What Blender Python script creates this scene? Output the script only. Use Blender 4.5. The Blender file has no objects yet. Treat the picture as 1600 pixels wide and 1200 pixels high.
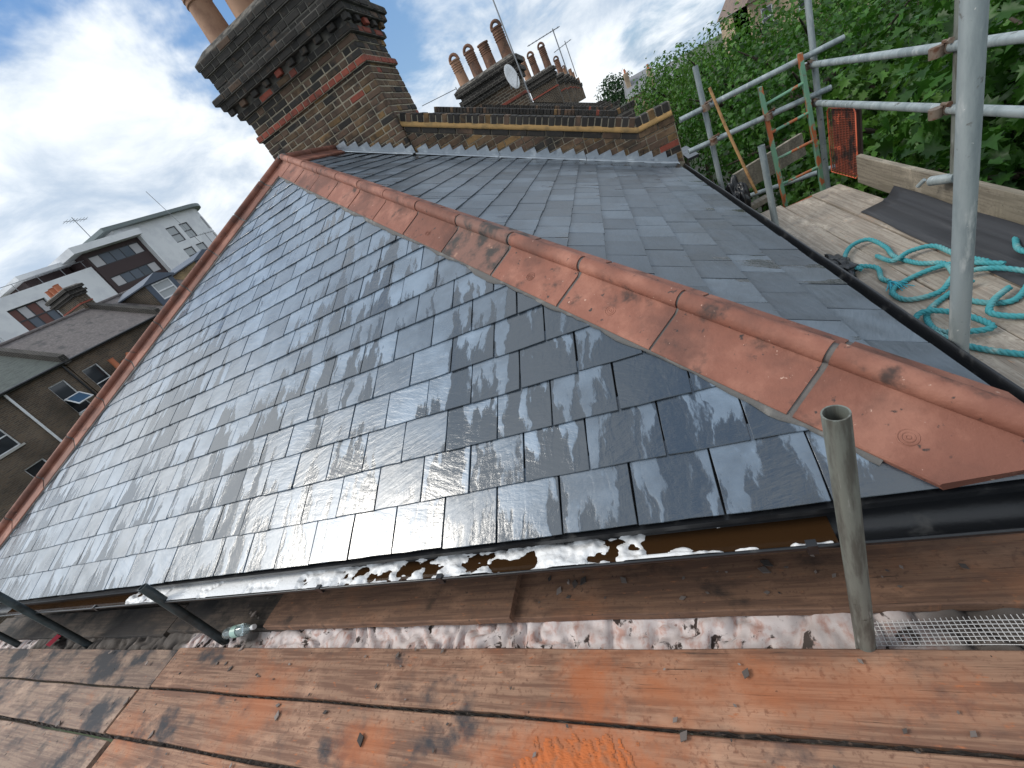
import bpy, math, random
import numpy as np
from mathutils import Vector, Matrix
random.seed(7); rng = np.random.default_rng(11)
SC = bpy.context.scene
COL = SC.collection
V = Vector
DECK = -1.576
# ------------------------------------------------------------------ camera
RC = ((0.87841313, -0.2805578, -0.38688202), (0.17351459, -0.56706735, 0.80518775), (-0.44528987, -0.77441716, -0.44943853))
cd = bpy.data.cameras.new('camera'); cam = bpy.data.objects.new('camera', cd); COL.objects.link(cam)
cd.sensor_width = 36.0; cd.lens = 36.0 * 650 / 1600; cd.clip_start = 0.02; cd.clip_end = 2000
cam.matrix_world = Matrix([[RC[i][0], -RC[i][1], -RC[i][2], 0.0] for i in range(3)] + [[0, 0, 0, 1]])
SC.camera = cam
# ------------------------------------------------------------------ sky, sun, exposure
SUN = V((-0.70, -0.17, 0.69)).normalized()
world = bpy.data.worlds.new('World'); SC.world = world; world.use_nodes = True
def build_world():
    nt = world.node_tree; nt.nodes.clear(); N = nt.nodes.new; L = nt.links.new
    out = N('ShaderNodeOutputWorld'); bg = N('ShaderNodeBackground'); bg.inputs[1].default_value = 0.11
    sky = N('ShaderNodeTexSky'); sky.sky_type = 'NISHITA'; sky.sun_disc = False
    sky.sun_elevation = math.asin(SUN.z); sky.sun_rotation = math.atan2(SUN.x, SUN.y)
    tc = N('ShaderNodeTexCoord')
    sep = N('ShaderNodeSeparateXYZ'); L(tc.outputs['Generated'], sep.inputs[0])
    def math_(op, a, b=None, c=None):
        m = N('ShaderNodeMath'); m.operation = op
        for i, q in enumerate((a, b, c)):
            if q is None: continue
            if isinstance(q, (int, float)): m.inputs[i].default_value = q
            else: L(q, m.inputs[i])
        return m.outputs[0]
    zz = math_('MAXIMUM', math_('ADD', sep.outputs[2], 0.42), 0.12)     # flat cloud layer seen in perspective
    cb = N('ShaderNodeCombineXYZ'); L(math_('DIVIDE', sep.outputs[0], zz), cb.inputs[0]); L(math_('DIVIDE', sep.outputs[1], zz), cb.inputs[1])
    def noise(scale, detail, rough, off, st=(1, 1, 1), dist=0.0):
        mp = N('ShaderNodeMapping'); mp.inputs[1].default_value = off; mp.inputs[3].default_value = st
        L(cb.outputs[0], mp.inputs[0]); n = N('ShaderNodeTexNoise'); n.inputs['Scale'].default_value = scale
        n.inputs['Detail'].default_value = detail; n.inputs['Roughness'].default_value = rough; n.inputs['Distortion'].default_value = dist
        L(mp.outputs[0], n.inputs['Vector']); return n.outputs['Fac']
    def ramp(f, lo, hi):
        m = N('ShaderNodeMapRange'); m.interpolation_type = 'SMOOTHSTEP'; m.inputs[1].default_value = lo; m.inputs[2].default_value = hi
        L(f, m.inputs[0]); return m.outputs[0]
    def mix(f, a, b):
        m = N('ShaderNodeMix'); m.data_type = 'RGBA'; L(f, m.inputs[0])
        for i, q in ((6, a), (7, b)):
            if isinstance(q, tuple): m.inputs[i].default_value = (*q, 1)
            else: L(q, m.inputs[i])
        return m.outputs[2]
    big = noise(1.5, 6, 0.55, (6.25, 7.38, 2.98), dist=0.3)
    fine = noise(3.6, 9, 0.60, (6.01, 7.54, 3.86), (1.0, 0.85, 1), 0.35)
    shade = ramp(math_('ADD', math_('MULTIPLY', fine, 0.65), math_('MULTIPLY', noise(1.3, 5, 0.5, (0.54, 11.39, 3.68)), 0.35)), 0.34, 0.62)
    cover = ramp(math_('ADD', math_('MULTIPLY', big, 0.75), math_('MULTIPLY', fine, 0.25)), 0.37, 0.48)
    cloud = mix(shade, (4.3, 5.3, 6.6), (9.0, 9.4, 9.7))
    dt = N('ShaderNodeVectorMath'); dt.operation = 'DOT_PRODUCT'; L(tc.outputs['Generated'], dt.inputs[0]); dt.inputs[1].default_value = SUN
    halo = math_('ADD', math_('MULTIPLY', math_('POWER', math_('MAXIMUM', dt.outputs['Value'], 0.0), 6.0), 0.5), 1.0)  # clouds brightened around the sun, added to lift the left slates' sheen
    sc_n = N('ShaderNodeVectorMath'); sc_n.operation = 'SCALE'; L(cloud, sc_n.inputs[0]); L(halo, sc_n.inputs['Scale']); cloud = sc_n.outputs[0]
    blue = mix(ramp(sep.outputs[2], 0.0, 0.6), (2.6, 4.4, 6.8), (1.0, 2.8, 6.2))
    bmix = N('ShaderNodeMix'); bmix.data_type = 'RGBA'; bmix.inputs[0].default_value = 0.65; L(sky.outputs[0], bmix.inputs[6]); L(blue, bmix.inputs[7])
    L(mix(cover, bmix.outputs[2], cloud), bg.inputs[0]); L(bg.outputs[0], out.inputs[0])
build_world()
sl = bpy.data.lights.new('sun', 'SUN'); sl.energy = 1.9; sl.angle = math.radians(20); sl.color = (1.0, 0.95, 0.87)
so = bpy.data.objects.new('sun', sl); COL.objects.link(so); so.rotation_euler = SUN.to_track_quat('Z', 'Y').to_euler()
so.location = SUN * 60
vs = SC.view_settings; vs.view_transform = 'Standard'; vs.look = 'None'; vs.exposure = 0.10; vs.gamma = 1.0; vs.use_curve_mapping = False
SC.cycles.use_denoising = True
SC.cycles.max_bounces = 6; SC.cycles.transparent_max_bounces = 6
SC.cycles.sample_clamp_indirect = 4.0
# ------------------------------------------------------------------ material helpers
def mat(name, base, rough=0.6, metal=0.0, layers=(), bump=None, rnd=0.0, spec=0.5, island=0.0, trans=0.0, emit=None, transl=None, spots=()):
    """layers: (colour, axes3 or scale, lo, hi, detail, rough or None, seed); axes = world vectors, so grain can follow a surface"""
    m = bpy.data.materials.new(name); m.use_nodes = True
    nt = m.node_tree; N = nt.nodes.new; L = nt.links.new
    b = nt.nodes['Principled BSDF']; b.inputs['Metallic'].default_value = metal
    b.inputs['Specular IOR Level'].default_value = spec
    if trans: b.inputs['Transmission Weight'].default_value = trans
    geo = N('ShaderNodeNewGeometry')
    def coord(ax, seed):
        if isinstance(ax, (int, float)): ax = ((ax, 0, 0), (0, ax, 0), (0, 0, ax))
        cb = N('ShaderNodeCombineXYZ')
        for i in range(3):
            d = N('ShaderNodeVectorMath'); d.operation = 'DOT_PRODUCT'; L(geo.outputs['Position'], d.inputs[0]); d.inputs[1].default_value = ax[i]
            a = N('ShaderNodeMath'); a.operation = 'ADD'; L(d.outputs['Value'], a.inputs[0]); a.inputs[1].default_value = seed * (1.37 + i)
            L(a.outputs[0], cb.inputs[i])
        return cb.outputs[0]
    col = None; rg = None
    def mixc(f, a, bb):
        x = N('ShaderNodeMix'); x.data_type = 'RGBA'; L(f, x.inputs[0])
        for i, q in ((6, a), (7, bb)):
            if isinstance(q, tuple): x.inputs[i].default_value = (*q[:3], 1)
            else: L(q, x.inputs[i])
        return x.outputs[2]
    def mixf(f, a, bb):
        x = N('ShaderNodeMix'); x.data_type = 'FLOAT'; L(f, x.inputs[0])
        for i, q in ((2, a), (3, bb)):
            if isinstance(q, (int, float)): x.inputs[i].default_value = q
            else: L(q, x.inputs[i])
        return x.outputs[0]
    col = tuple(base); rg = rough
    for (c2, ax, lo, hi, det, r2, seed) in layers:
        n = N('ShaderNodeTexNoise'); n.inputs['Scale'].default_value = 1.0; n.inputs['Detail'].default_value = det; n.inputs['Roughness'].default_value = 0.6
        L(coord(ax, seed), n.inputs['Vector'])
        r = N('ShaderNodeMapRange'); r.interpolation_type = 'SMOOTHSTEP'; r.inputs[1].default_value = lo; r.inputs[2].default_value = hi; L(n.outputs['Fac'], r.inputs[0])
        col = mixc(r.outputs[0], col, tuple(c2))
        if r2 is not None: rg = mixf(r.outputs[0], rg, r2)
    for (cen, rad, c2, amt) in spots:      # a spill of dust: a ragged patch of its own colour
        d = N('ShaderNodeVectorMath'); d.operation = 'SUBTRACT'; L(geo.outputs['Position'], d.inputs[0]); d.inputs[1].default_value = cen
        e = N('ShaderNodeVectorMath'); e.operation = 'DIVIDE'; L(d.outputs[0], e.inputs[0]); e.inputs[1].default_value = rad
        l = N('ShaderNodeVectorMath'); l.operation = 'LENGTH'; L(e.outputs[0], l.inputs[0])
        n = N('ShaderNodeTexNoise'); n.inputs['Scale'].default_value = 1.0; n.inputs['Detail'].default_value = 10; n.inputs['Roughness'].default_value = 0.7; L(coord(14, cen[0]), n.inputs['Vector'])
        q = N('ShaderNodeMath'); q.operation = 'MULTIPLY_ADD'; L(n.outputs['Fac'], q.inputs[0]); q.inputs[1].default_value = 1.5; L(l.outputs['Value'], q.inputs[2])
        r = N('ShaderNodeMapRange'); r.interpolation_type = 'SMOOTHSTEP'; r.inputs[1].default_value = 1.75; r.inputs[2].default_value = 0.85; r.inputs[3].default_value = 0; r.inputs[4].default_value = amt; L(q.outputs[0], r.inputs[0])
        col = mixc(r.outputs[0], col, tuple(c2))
    if rnd or island:
        oi = N('ShaderNodeObjectInfo')
        hs = N('ShaderNodeHueSaturation')
        v = N('ShaderNodeMapRange'); v.inputs[3].default_value = 1 - max(rnd, island); v.inputs[4].default_value = 1 + max(rnd, island)
        L(geo.outputs['Random Per Island'] if island else oi.outputs['Random'], v.inputs[0]); L(v.outputs[0], hs.inputs['Value'])
        if isinstance(col, tuple): hs.inputs['Color'].default_value = (*col, 1)
        else: L(col, hs.inputs['Color'])
        col = hs.outputs[0]
    if isinstance(col, tuple): b.inputs['Base Color'].default_value = (*col, 1)
    else: L(col, b.inputs['Base Color'])
    if isinstance(rg, (int, float)): b.inputs['Roughness'].default_value = rg
    else: L(rg, b.inputs['Roughness'])
    if bump:
        ax, strength, dist, det = bump
        n = N('ShaderNodeTexNoise'); n.inputs['Scale'].default_value = 1.0; n.inputs['Detail'].default_value = det; n.inputs['Roughness'].default_value = 0.65
        L(coord(ax, 5.0), n.inputs['Vector'])
        bp = N('ShaderNodeBump'); bp.inputs['Strength'].default_value = strength; bp.inputs['Distance'].default_value = dist
        L(n.outputs['Fac'], bp.inputs['Height']); L(bp.outputs[0], b.inputs['Normal'])
    if transl:
        t = N('ShaderNodeBsdfTranslucent'); t.inputs[0].default_value = (*transl, 1)
        ms = N('ShaderNodeMixShader'); ms.inputs[0].default_value = 0.25
        L(b.outputs[0], ms.inputs[1]); L(t.outputs[0], ms.inputs[2]); L(ms.outputs[0], nt.nodes['Material Output'].inputs[0])
    if emit:
        b.inputs['Emission Color'].default_value = (*emit, 1); b.inputs['Emission Strength'].default_value = 1
    return m
# ------------------------------------------------------------------ object helpers
WL = {}   # world location of each container
def wl(o): return WL.get(o.name, V((0, 0, 0))) if o else V((0, 0, 0))
def tag(o, label=None, cat=None, group=None, kind=None):
    if label: o['label'] = label
    if cat: o['category'] = cat
    if group: o['group'] = group
    if kind: o['kind'] = kind
    return o
def thing(name, loc, label, cat, group=None):
    o = bpy.data.objects.new(name, None); COL.objects.link(o); o.location = loc; o.empty_display_size = 0.1
    WL[o.name] = V(loc); return tag(o, label, cat, group)
def obj(name, verts, faces, m, parent=None, smooth=False, uvs=None):
    """one mesh object; verts in world coordinates, origin at the middle of its box"""
    vv = np.asarray(verts, float); c = (vv.min(0) + vv.max(0)) / 2
    me = bpy.data.meshes.new(name); me.from_pydata((vv - c).tolist(), [], faces)
    if uvs is not None:
        l = me.uv_layers.new(name='UVMap'); l.data.foreach_set('uv', np.array([uvs[i] for f in faces for i in f], float).ravel())
    if smooth: me.polygons.foreach_set('use_smooth', [True] * len(me.polygons))
    me.materials.append(m); o = bpy.data.objects.new(name, me); COL.objects.link(o)
    if parent: o.parent = parent
    WL[o.name] = V(c); o.location = V(c) - wl(parent)
    return o
def inst(o, at, parent, rot=None, scale=None, m=None):
    c = bpy.data.objects.new(o.name.split('.')[0], o if isinstance(o, bpy.types.Mesh) else o.data); COL.objects.link(c)
    c.parent = parent; c.location = V(at) - wl(parent); WL[c.name] = V(at)
    if rot is not None: c.rotation_euler = rot
    if scale is not None: c.scale = scale
    return c
class MB:
    def __init__(s): s.v = []; s.f = []
    def add(s, v, f):
        n = len(s.v); s.v += [tuple(p) for p in v]; s.f += [tuple(i + n for i in q) for q in f]; return s
    def box(s, o, u, v, w, a, b, c):
        """box spanned by a=(u0,u1), b=(v0,v1), c=(w0,w1) along axes u,v,w from o"""
        o, u, v, w = V(o), V(u), V(v), V(w)
        p = [o + u * x + v * y + w * z for x in a for y in b for z in c]
        return s.add(p, [(0, 1, 3, 2), (4, 6, 7, 5), (0, 4, 5, 1), (2, 3, 7, 6), (0, 2, 6, 4), (1, 5, 7, 3)])
    def aabb(s, a, b): return s.box((0, 0, 0), (1, 0, 0), (0, 1, 0), (0, 0, 1), (a[0], b[0]), (a[1], b[1]), (a[2], b[2]))
    def tube(s, pts, r, n=14, cap=True, closed=False):
        pts = [V(p) for p in pts]; rs = r if isinstance(r, (list, tuple)) else [r] * len(pts)
        t = (pts[1] - pts[0]).normalized(); a = t.orthogonal().normalized(); rings = []
        for i, p in enumerate(pts):
            if i: 
                t2 = (pts[min(i + 1, len(pts) - 1)] - pts[i - 1]).normalized()
                a = (a - t2 * a.dot(t2)).normalized(); t = t2
            b = t.cross(a)
            rings.append([p + (a * math.cos(k * 2 * math.pi / n) + b * math.sin(k * 2 * math.pi / n)) * rs[i] for k in range(n)])
        v = [q for g in rings for q in g]; f = []
        for i in range(len(rings) - 1):
            for k in range(n): f.append((i * n + k, i * n + (k + 1) % n, (i + 1) * n + (k + 1) % n, (i + 1) * n + k))
        if cap: f += [tuple(range(n))[::-1], tuple((len(rings) - 1) * n + k for k in range(n))]
        return s.add(v, f)
    def pipe(s, p, q, r, n=20, wall=0.0032):
        """open hollow tube: the wall shows at the ends"""
        p, q = V(p), V(q); t = (q - p).normalized(); a = t.orthogonal().normalized(); b = t.cross(a)
        g = [[e + (a * math.cos(k * 2 * math.pi / n) + b * math.sin(k * 2 * math.pi / n)) * rr for k in range(n)] for e, rr in ((p, r), (q, r), (q, r - wall), (p, r - wall))]
        f = [(i * n + k, i * n + (k + 1) % n, ((i + 1) % 4) * n + (k + 1) % n, ((i + 1) % 4) * n + k) for i in range(4) for k in range(n)]
        return s.add([x for h in g for x in h], f)
    def build(s, name, m, parent=None, smooth=False): return obj(name, s.v, s.f, m, parent, smooth)
def auto_smooth(o, ang=40):
    me = o.data; me.polygons.foreach_set('use_smooth', [True] * len(me.polygons)); me.set_sharp_from_angle(angle=math.radians(ang)); return o
def clip(poly, a, b, c):
    """keep a*u+b*v<=c"""
    out = []
    for i in range(len(poly)):
        p, q = poly[i], poly[(i + 1) % len(poly)]
        dp, dq = a * p[0] + b * p[1] - c, a * q[0] + b * q[1] - c
        if dp <= 0: out.append(p)
        if (dp < 0 < dq) or (dq < 0 < dp):
            t = dp / (dp - dq); out.append((p[0] + (q[0] - p[0]) * t, p[1] + (q[1] - p[1]) * t))
    return out
def area(p): return 0.5 * abs(sum(p[i][0] * p[(i + 1) % len(p)][1] - p[(i + 1) % len(p)][0] * p[i][1] for i in range(len(p))))
def prism(name, poly, O, U, W, Nn, n0, n1, m, parent, uvf=None, bev=0.0):
    """polygon in (U,W) extruded from n0 to n1 along Nn; n0/n1 may be functions of (u,w)"""
    O, U, W, Nn = V(O), V(U), V(W), V(Nn)
    g = lambda n, p: n(*p) if callable(n) else n
    if sum(poly[i][0] * poly[(i + 1) % len(poly)][1] - poly[(i + 1) % len(poly)][0] * poly[i][1] for i in range(len(poly))) < 0: poly = poly[::-1]
    k = len(poly)
    vs_ = [O + U * p[0] + W * p[1] + Nn * g(n0, p) for p in poly]
    rings = [(poly, n0)]
    if bev:
        cx = sum(p[0] for p in poly) / k; cy = sum(p[1] for p in poly) / k
        vs_ += [O + U * p[0] + W * p[1] + Nn * (g(n1, p) - bev) for p in poly]
        def ins(p):
            d = math.hypot(p[0] - cx, p[1] - cy) or 1; t = max(0, 1 - 1.4 * bev / d); return (cx + (p[0] - cx) * t, cy + (p[1] - cy) * t)
        pi_ = [ins(p) for p in poly]; vs_ += [O + U * p[0] + W * p[1] + Nn * g(n1, p) for p in pi_]; nr = 3
    else:
        vs_ += [O + U * p[0] + W * p[1] + Nn * g(n1, p) for p in poly]; nr = 2
    f = [tuple((nr - 1) * k + i for i in range(k)), tuple(range(k))[::-1]]
    for r in range(nr - 1): f += [(r * k + i, r * k + (i + 1) % k, (r + 1) * k + (i + 1) % k, (r + 1) * k + i) for i in range(k)]
    uv = [uvf(*p) for p in poly] * nr if uvf else None
    return obj(name, vs_, f, m, parent, uvs=uv)
X, Y, Z = V((1, 0, 0)), V((0, 1, 0)), V((0, 0, 1))
# ------------------------------------------------------------------ measured geometry (metres, eye at the origin)
GROUND = -9.6; EAVE = -1.09
AP = V((-3.37, 4.77, 0.959))
EX = V((1, -0.0335, 0)).normalized(); E1 = V((0.225, 0.838, EAVE))
EY = V((-0.0278, 1, 0)).normalized(); B1 = V((0.68, 1.235, EAVE))
def eave_y(x): return 0.838 - 0.0335 * (x - 0.225)
def side_x(y): return 0.68 - 0.0278 * (y - 1.235)
tt = (0.838 - 0.0335 * (side_x(0.822) - 0.225)); CR = V((side_x(tt), tt, EAVE))      # right corner of the eaves
NF = EX.cross(AP - E1).normalized(); UF = NF.cross(EX).normalized()                    # front slope
NS = (AP - B1).cross(EY).normalized(); NS = NS if NS.z > 0 else -NS
US = NS.cross(EY).normalized(); US = US if US.z > 0 else -US                           # side slope
def on_front(u, v): return E1 + EX * u + UF * v
WALLY = 5.98
LH = V((-6.579, 1.559, -0.832)); lh = (LH - AP); CL = AP + lh * ((EAVE - AP.z) / lh.z); CL.y = eave_y(CL.x)
R2 = V((AP.x - 0.0278 * (WALLY - AP.y), WALLY, AP.z))                                   # ridge meets the party wall
# ------------------------------------------------------------------ slate materials
def slate_mat(name, eu, ev, wet_bias, wet_v, hue, upper_wet=None, r0=0.25, r1=0.40, spec=1.0, film=0.3):
    m = bpy.data.materials.new(name); m.use_nodes = True
    nt = m.node_tree; N = nt.nodes.new; L = nt.links.new; b = nt.nodes['Principled BSDF']
    geo = N('ShaderNodeNewGeometry'); oi = N('ShaderNodeObjectInfo'); uv = N('ShaderNodeUVMap')
    def val(q, s):
        if isinstance(q, (int, float)): s.default_value = q
        else: L(q, s)
    def ma(op, a, c=None, d=None):
        x = N('ShaderNodeMath'); x.operation = op
        for i, q in enumerate((a, c, d)):
            if q is not None: val(q, x.inputs[i])
        return x.outputs[0]
    def dot(v):
        d = N('ShaderNodeVectorMath'); d.operation = 'DOT_PRODUCT'; L(geo.outputs['Position'], d.inputs[0]); d.inputs[1].default_value = v; return d.outputs['Value']
    su, sv = dot(eu), dot(ev); rn = oi.outputs['Random']
    def noise(a, c, z, det, rough=0.6):
        cb = N('ShaderNodeCombineXYZ'); val(a, cb.inputs[0]); val(c, cb.inputs[1]); val(z, cb.inputs[2])
        n = N('ShaderNodeTexNoise'); n.inputs['Scale'].default_value = 1; n.inputs['Detail'].default_value = det; n.inputs['Roughness'].default_value = rough
        L(cb.outputs[0], n.inputs['Vector']); return n.outputs['Fac']
    def ss(f, lo, hi, a=0.0, c=1.0):
        r = N('ShaderNodeMapRange'); r.interpolation_type = 'SMOOTHSTEP'; val(f, r.inputs[0]); r.inputs[1].default_value = lo; r.inputs[2].default_value = hi
        r.inputs[3].default_value = a; r.inputs[4].default_value = c; return r.outputs[0]
    sx = N('ShaderNodeSeparateXYZ'); L(uv.outputs[0], sx.inputs[0]); vv = sx.outputs[1]
    rz = ma('MULTIPLY', rn, 9.0)
    warp = ma('MULTIPLY', noise(ma('MULTIPLY', su, 6.0), ma('MULTIPLY', sv, 5.0), 2.0, 3), 1.1)
    streak = noise(ma('ADD', ma('MULTIPLY', su, 9.5), warp), ma('MULTIPLY', sv, 0.5), ma('MULTIPLY', rn, 0.22), 4, 0.55)
    edge = noise(ma('MULTIPLY', su, 24.0), ma('MULTIPLY', sv, 8.0), rz, 8, 0.68)
    broad = noise(ma('MULTIPLY', su, 1.1), ma('MULTIPLY', sv, 0.8), 4.0, 2)
    w = ma('ADD', ma('MULTIPLY', streak, 1.05), ma('MULTIPLY', edge, 0.32))
    w = ma('ADD', w, ma('MULTIPLY', broad, 0.5))
    w = ma('SUBTRACT', w, ma('MULTIPLY', vv, 0.13))                       # water hangs at the tail of each slate
    w = ma('ADD', w, ma('MULTIPLY', ma('SUBTRACT', rn, 0.5), 0.12))
    base_v = ev.dot(E1) if True else 0
    w = ma('SUBTRACT', w, ma('MULTIPLY', ma('SUBTRACT', sv, base_v), wet_v))
    if upper_wet is not None:
        w = ma('ADD', w, ss(su, upper_wet - 0.75, upper_wet - 0.1, 0.0, 0.75))
    if upper_wet is None: w = ma('ADD', w, ss(su, eu.dot(E1) - 2.4, eu.dot(E1) + .2, 0.0, 0.11))
    wet = ss(w, 1.0 - wet_bias, 1.045 - wet_bias); wsoft = ss(w, 0.93 - wet_bias, 1.14 - wet_bias)
    grain = noise(ma('MULTIPLY', su, 18.0), ma('MULTIPLY', sv, 11.0), rz, 6, 0.65)
    cloud = noise(ma('MULTIPLY', su, 5.0), ma('MULTIPLY', sv, 5.0), rz, 4)
    def mixc(f, a, c):
        x = N('ShaderNodeMix'); x.data_type = 'RGBA'; L(f, x.inputs[0])
        for i, q in ((6, a), (7, c)):
            if isinstance(q, tuple): x.inputs[i].default_value = (*q, 1)
            else: L(q, x.inputs[i])
        return x.outputs[2]
    dry = mixc(ss(cloud, 0.3, 0.7), tuple(h * 0.72 for h in hue), tuple(h * 1.2 for h in hue))
    dry = mixc(ss(grain, 0.62, 0.74, 0, 0.45), dry, tuple(h * 1.9 for h in hue))
    hs = N('ShaderNodeHueSaturation'); L(dry, hs.inputs['Color']); L(ss(rn, 0, 1, 0.74, 1.28), hs.inputs['Value']); dry = hs.outputs[0]
    col = mixc(wet, dry, tuple(h * 0.26 for h in hue)); L(col, b.inputs['Base Color'])
    r = N('ShaderNodeMix'); r.data_type = 'FLOAT'; L(wet, r.inputs[0]); L(ss(cloud, 0.2, 0.8, r0, r1), r.inputs[2]); r.inputs[3].default_value = 0.15; L(r.outputs[0], b.inputs['Roughness'])
    b.inputs['Specular IOR Level'].default_value = spec; b.inputs['Coat Weight'].default_value = film; b.inputs['Coat Roughness'].default_value = 0.24; b.inputs['Coat IOR'].default_value = 1.4
    cleft = noise(ma('MULTIPLY', su, 9.0), ma('MULTIPLY', ma('ADD', sv, ma('MULTIPLY', su, ma('SUBTRACT', rn, 0.5))), 30.0), rz, 6, 0.62)
    rip = noise(ma('MULTIPLY', su, 40.0), ma('MULTIPLY', sv, 26.0), 3.0, 3, 0.5)
    h = ma('ADD', ma('MULTIPLY', cleft, ma('SUBTRACT', 1.0, ma('MULTIPLY', wsoft, 0.5))), ma('MULTIPLY', rip, ma('MULTIPLY', wsoft, 0.12)))
    h = ma('ADD', h, ma('MULTIPLY', cloud, 0.8))
    bp = N('ShaderNodeBump'); bp.inputs['Strength'].default_value = 0.45; bp.inputs['Distance'].default_value = 0.008; L(h, bp.inputs['Height']); L(bp.outputs[0], b.inputs['Normal'])
    return m
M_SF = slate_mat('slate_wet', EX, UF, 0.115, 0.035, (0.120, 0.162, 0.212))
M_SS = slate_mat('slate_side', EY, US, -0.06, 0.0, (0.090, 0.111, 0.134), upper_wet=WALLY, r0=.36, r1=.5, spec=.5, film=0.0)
M_UNDER = mat('slate_underlay', (0.012, 0.012, 0.013), 0.8)
a_ = (AP - CR).normalized()
M_TERRA = mat('clay_tile', (0.215, 0.086, 0.058), 0.7, layers=[((0.31, 0.138, 0.095), 5, 0.46, 0.68, 7, None, 1), ((0.13, 0.06, 0.045), 3.4, 0.44, 0.68, 8, 0.8, 2), ((0.065, 0.042, 0.036), 9, 0.56, 0.74, 9, 0.85, 9), ((0.04, 0.032, 0.03), 30, 0.63, 0.71, 7, None, 3), ((0.48, 0.31, 0.24), 46, 0.68, 0.74, 4, None, 7)], bump=(45, 0.6, 0.005, 9), rnd=0.26, spec=.35)
M_TERRA_D = mat('clay_tile_sooty', (0.20, 0.10, 0.075), 0.75, layers=[((0.045, 0.038, 0.034), 9, 0.42, 0.62, 6, None, 1), ((0.36, 0.20, 0.14), 14, 0.60, 0.72, 5, None, 7)], bump=(70, 0.5, 0.005, 5))
M_MORTAR = mat('mortar', (0.115, 0.105, 0.098), 0.9, layers=[((0.16, 0.15, 0.14), 12, 0.4, 0.7, 5, None, 1)], bump=(90, 0.5, 0.004, 4))
M_BED = mat('grey_bedding', (0.115, 0.11, 0.105), 0.9, layers=[((0.20, 0.19, 0.175), 14, 0.5, 0.7, 6, None, 1)], bump=(90, 0.6, 0.004, 5))
M_SAND = mat('sand_mortar', (0.36, 0.22, 0.085), 0.95, layers=[((0.20, 0.135, 0.06), 9, 0.45, 0.7, 5, None, 1)], bump=(60, 0.5, 0.006, 4))
M_JOINT = mat('brick_joint', (0.34, 0.295, 0.22), 0.95, layers=[((0.13, 0.115, 0.09), 5, 0.45, 0.7, 5, None, 1)], bump=(80, 0.5, 0.005, 4))
M_JOINT_D = mat('sooty_joint', (0.15, 0.14, 0.12), 0.95, layers=[((0.03, 0.03, 0.03), 5, 0.4, 0.7, 5, None, 1)], bump=(80, 0.5, 0.005, 4))
M_LEAD = mat('lead_flashing', (0.33, 0.37, 0.41), 0.42, 0.55, layers=[((0.50, 0.54, 0.57), 6, 0.5, 0.7, 5, 0.5, 1), ((0.20, 0.23, 0.27), 11, 0.55, 0.75, 5, 0.6, 2)], bump=(14, 0.4, 0.01, 3))
soot = ((0.022, 0.020, 0.018), 3.0, 0.5, 0.72, 5, None, 4)
BR = [mat('stock_brick', (0.150, 0.096, 0.054), 0.9, layers=[((0.085, 0.052, 0.03), 12, 0.4, 0.65, 5, None, 1), soot], bump=(45, 0.7, 0.006, 6), rnd=0.3),
      mat('brown_brick', (0.10, 0.064, 0.043), 0.9, layers=[((0.13, 0.075, 0.045), 14, 0.5, 0.7, 5, None, 2), soot], bump=(45, 0.7, 0.006, 6), rnd=0.3),
      mat('sooty_brick', (0.030, 0.027, 0.024), 0.9, layers=[((0.07, 0.05, 0.036), 12, 0.52, 0.7, 5, None, 3)], bump=(45, 0.7, 0.006, 6), rnd=0.35),
      mat('ochre_brick', (0.20, 0.12, 0.05), 0.9, layers=[((0.11, 0.065, 0.03), 10, 0.45, 0.65, 5, None, 1), soot], bump=(45, 0.7, 0.006, 6), rnd=0.25),
      mat('red_brick', (0.26, 0.062, 0.038), 0.85, layers=[((0.12, 0.045, 0.032), 8, 0.45, 0.7, 5, None, 1)], bump=(45, 0.6, 0.005, 6), rnd=0.2)]
M_GALV = mat('galvanised_steel', (0.34, 0.385, 0.39), 0.46, 0.35, layers=[((0.20, 0.24, 0.25), (( 14, 0, 0), (0, 14, 0), (0, 0, 3)), 0.40, 0.68, 8, 0.6, 1), ((0.50, 0.53, 0.52), ((30, 0, 0), (0, 30, 0), (0, 0, 7)), 0.56, 0.72, 7, 0.5, 6), ((0.12, 0.11, 0.095), 22, 0.62, 0.72, 7, 0.8, 2), ((0.62, 0.62, 0.60), 40, 0.69, 0.73, 4, 0.7, 16)], bump=(70, 0.25, 0.002, 6))
M_TUBE = mat('weathered_tube', (0.20, 0.215, 0.19), 0.55, 0.35, layers=[((0.105, 0.10, 0.085), ((30, 0, 0), (0, 30, 0), (0, 0, 4)), 0.42, 0.62, 5, 0.7, 1), ((0.34, 0.35, 0.33), ((40, 0, 0), (0, 40, 0), (0, 0, 6)), 0.62, 0.74, 4, 0.5, 3), ((0.05, 0.04, 0.035), 25, 0.66, 0.74, 5, None, 5)], bump=(50, 0.3, 0.002, 4))
M_TUBE_D = mat('dark_wet_tube', (0.06, 0.075, 0.08), 0.4, 0.3, layers=[((0.03, 0.035, 0.035), 12, 0.4, 0.7, 4, None, 1)], bump=(60, 0.2, 0.002, 4))
M_BLACK = mat('black_plastic', (0.012, 0.013, 0.015), 0.32, layers=[((0.05, 0.05, 0.05), 14, 0.55, 0.75, 5, 0.6, 1)], bump=(40, 0.3, 0.003, 4))
M_COUPLER = mat('rusty_coupler', (0.22, 0.17, 0.13), 0.6, 0.5, layers=[((0.13, 0.06, 0.035), 20, 0.45, 0.65, 4, 0.8, 1)], bump=(50, 0.4, 0.003, 4))
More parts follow.
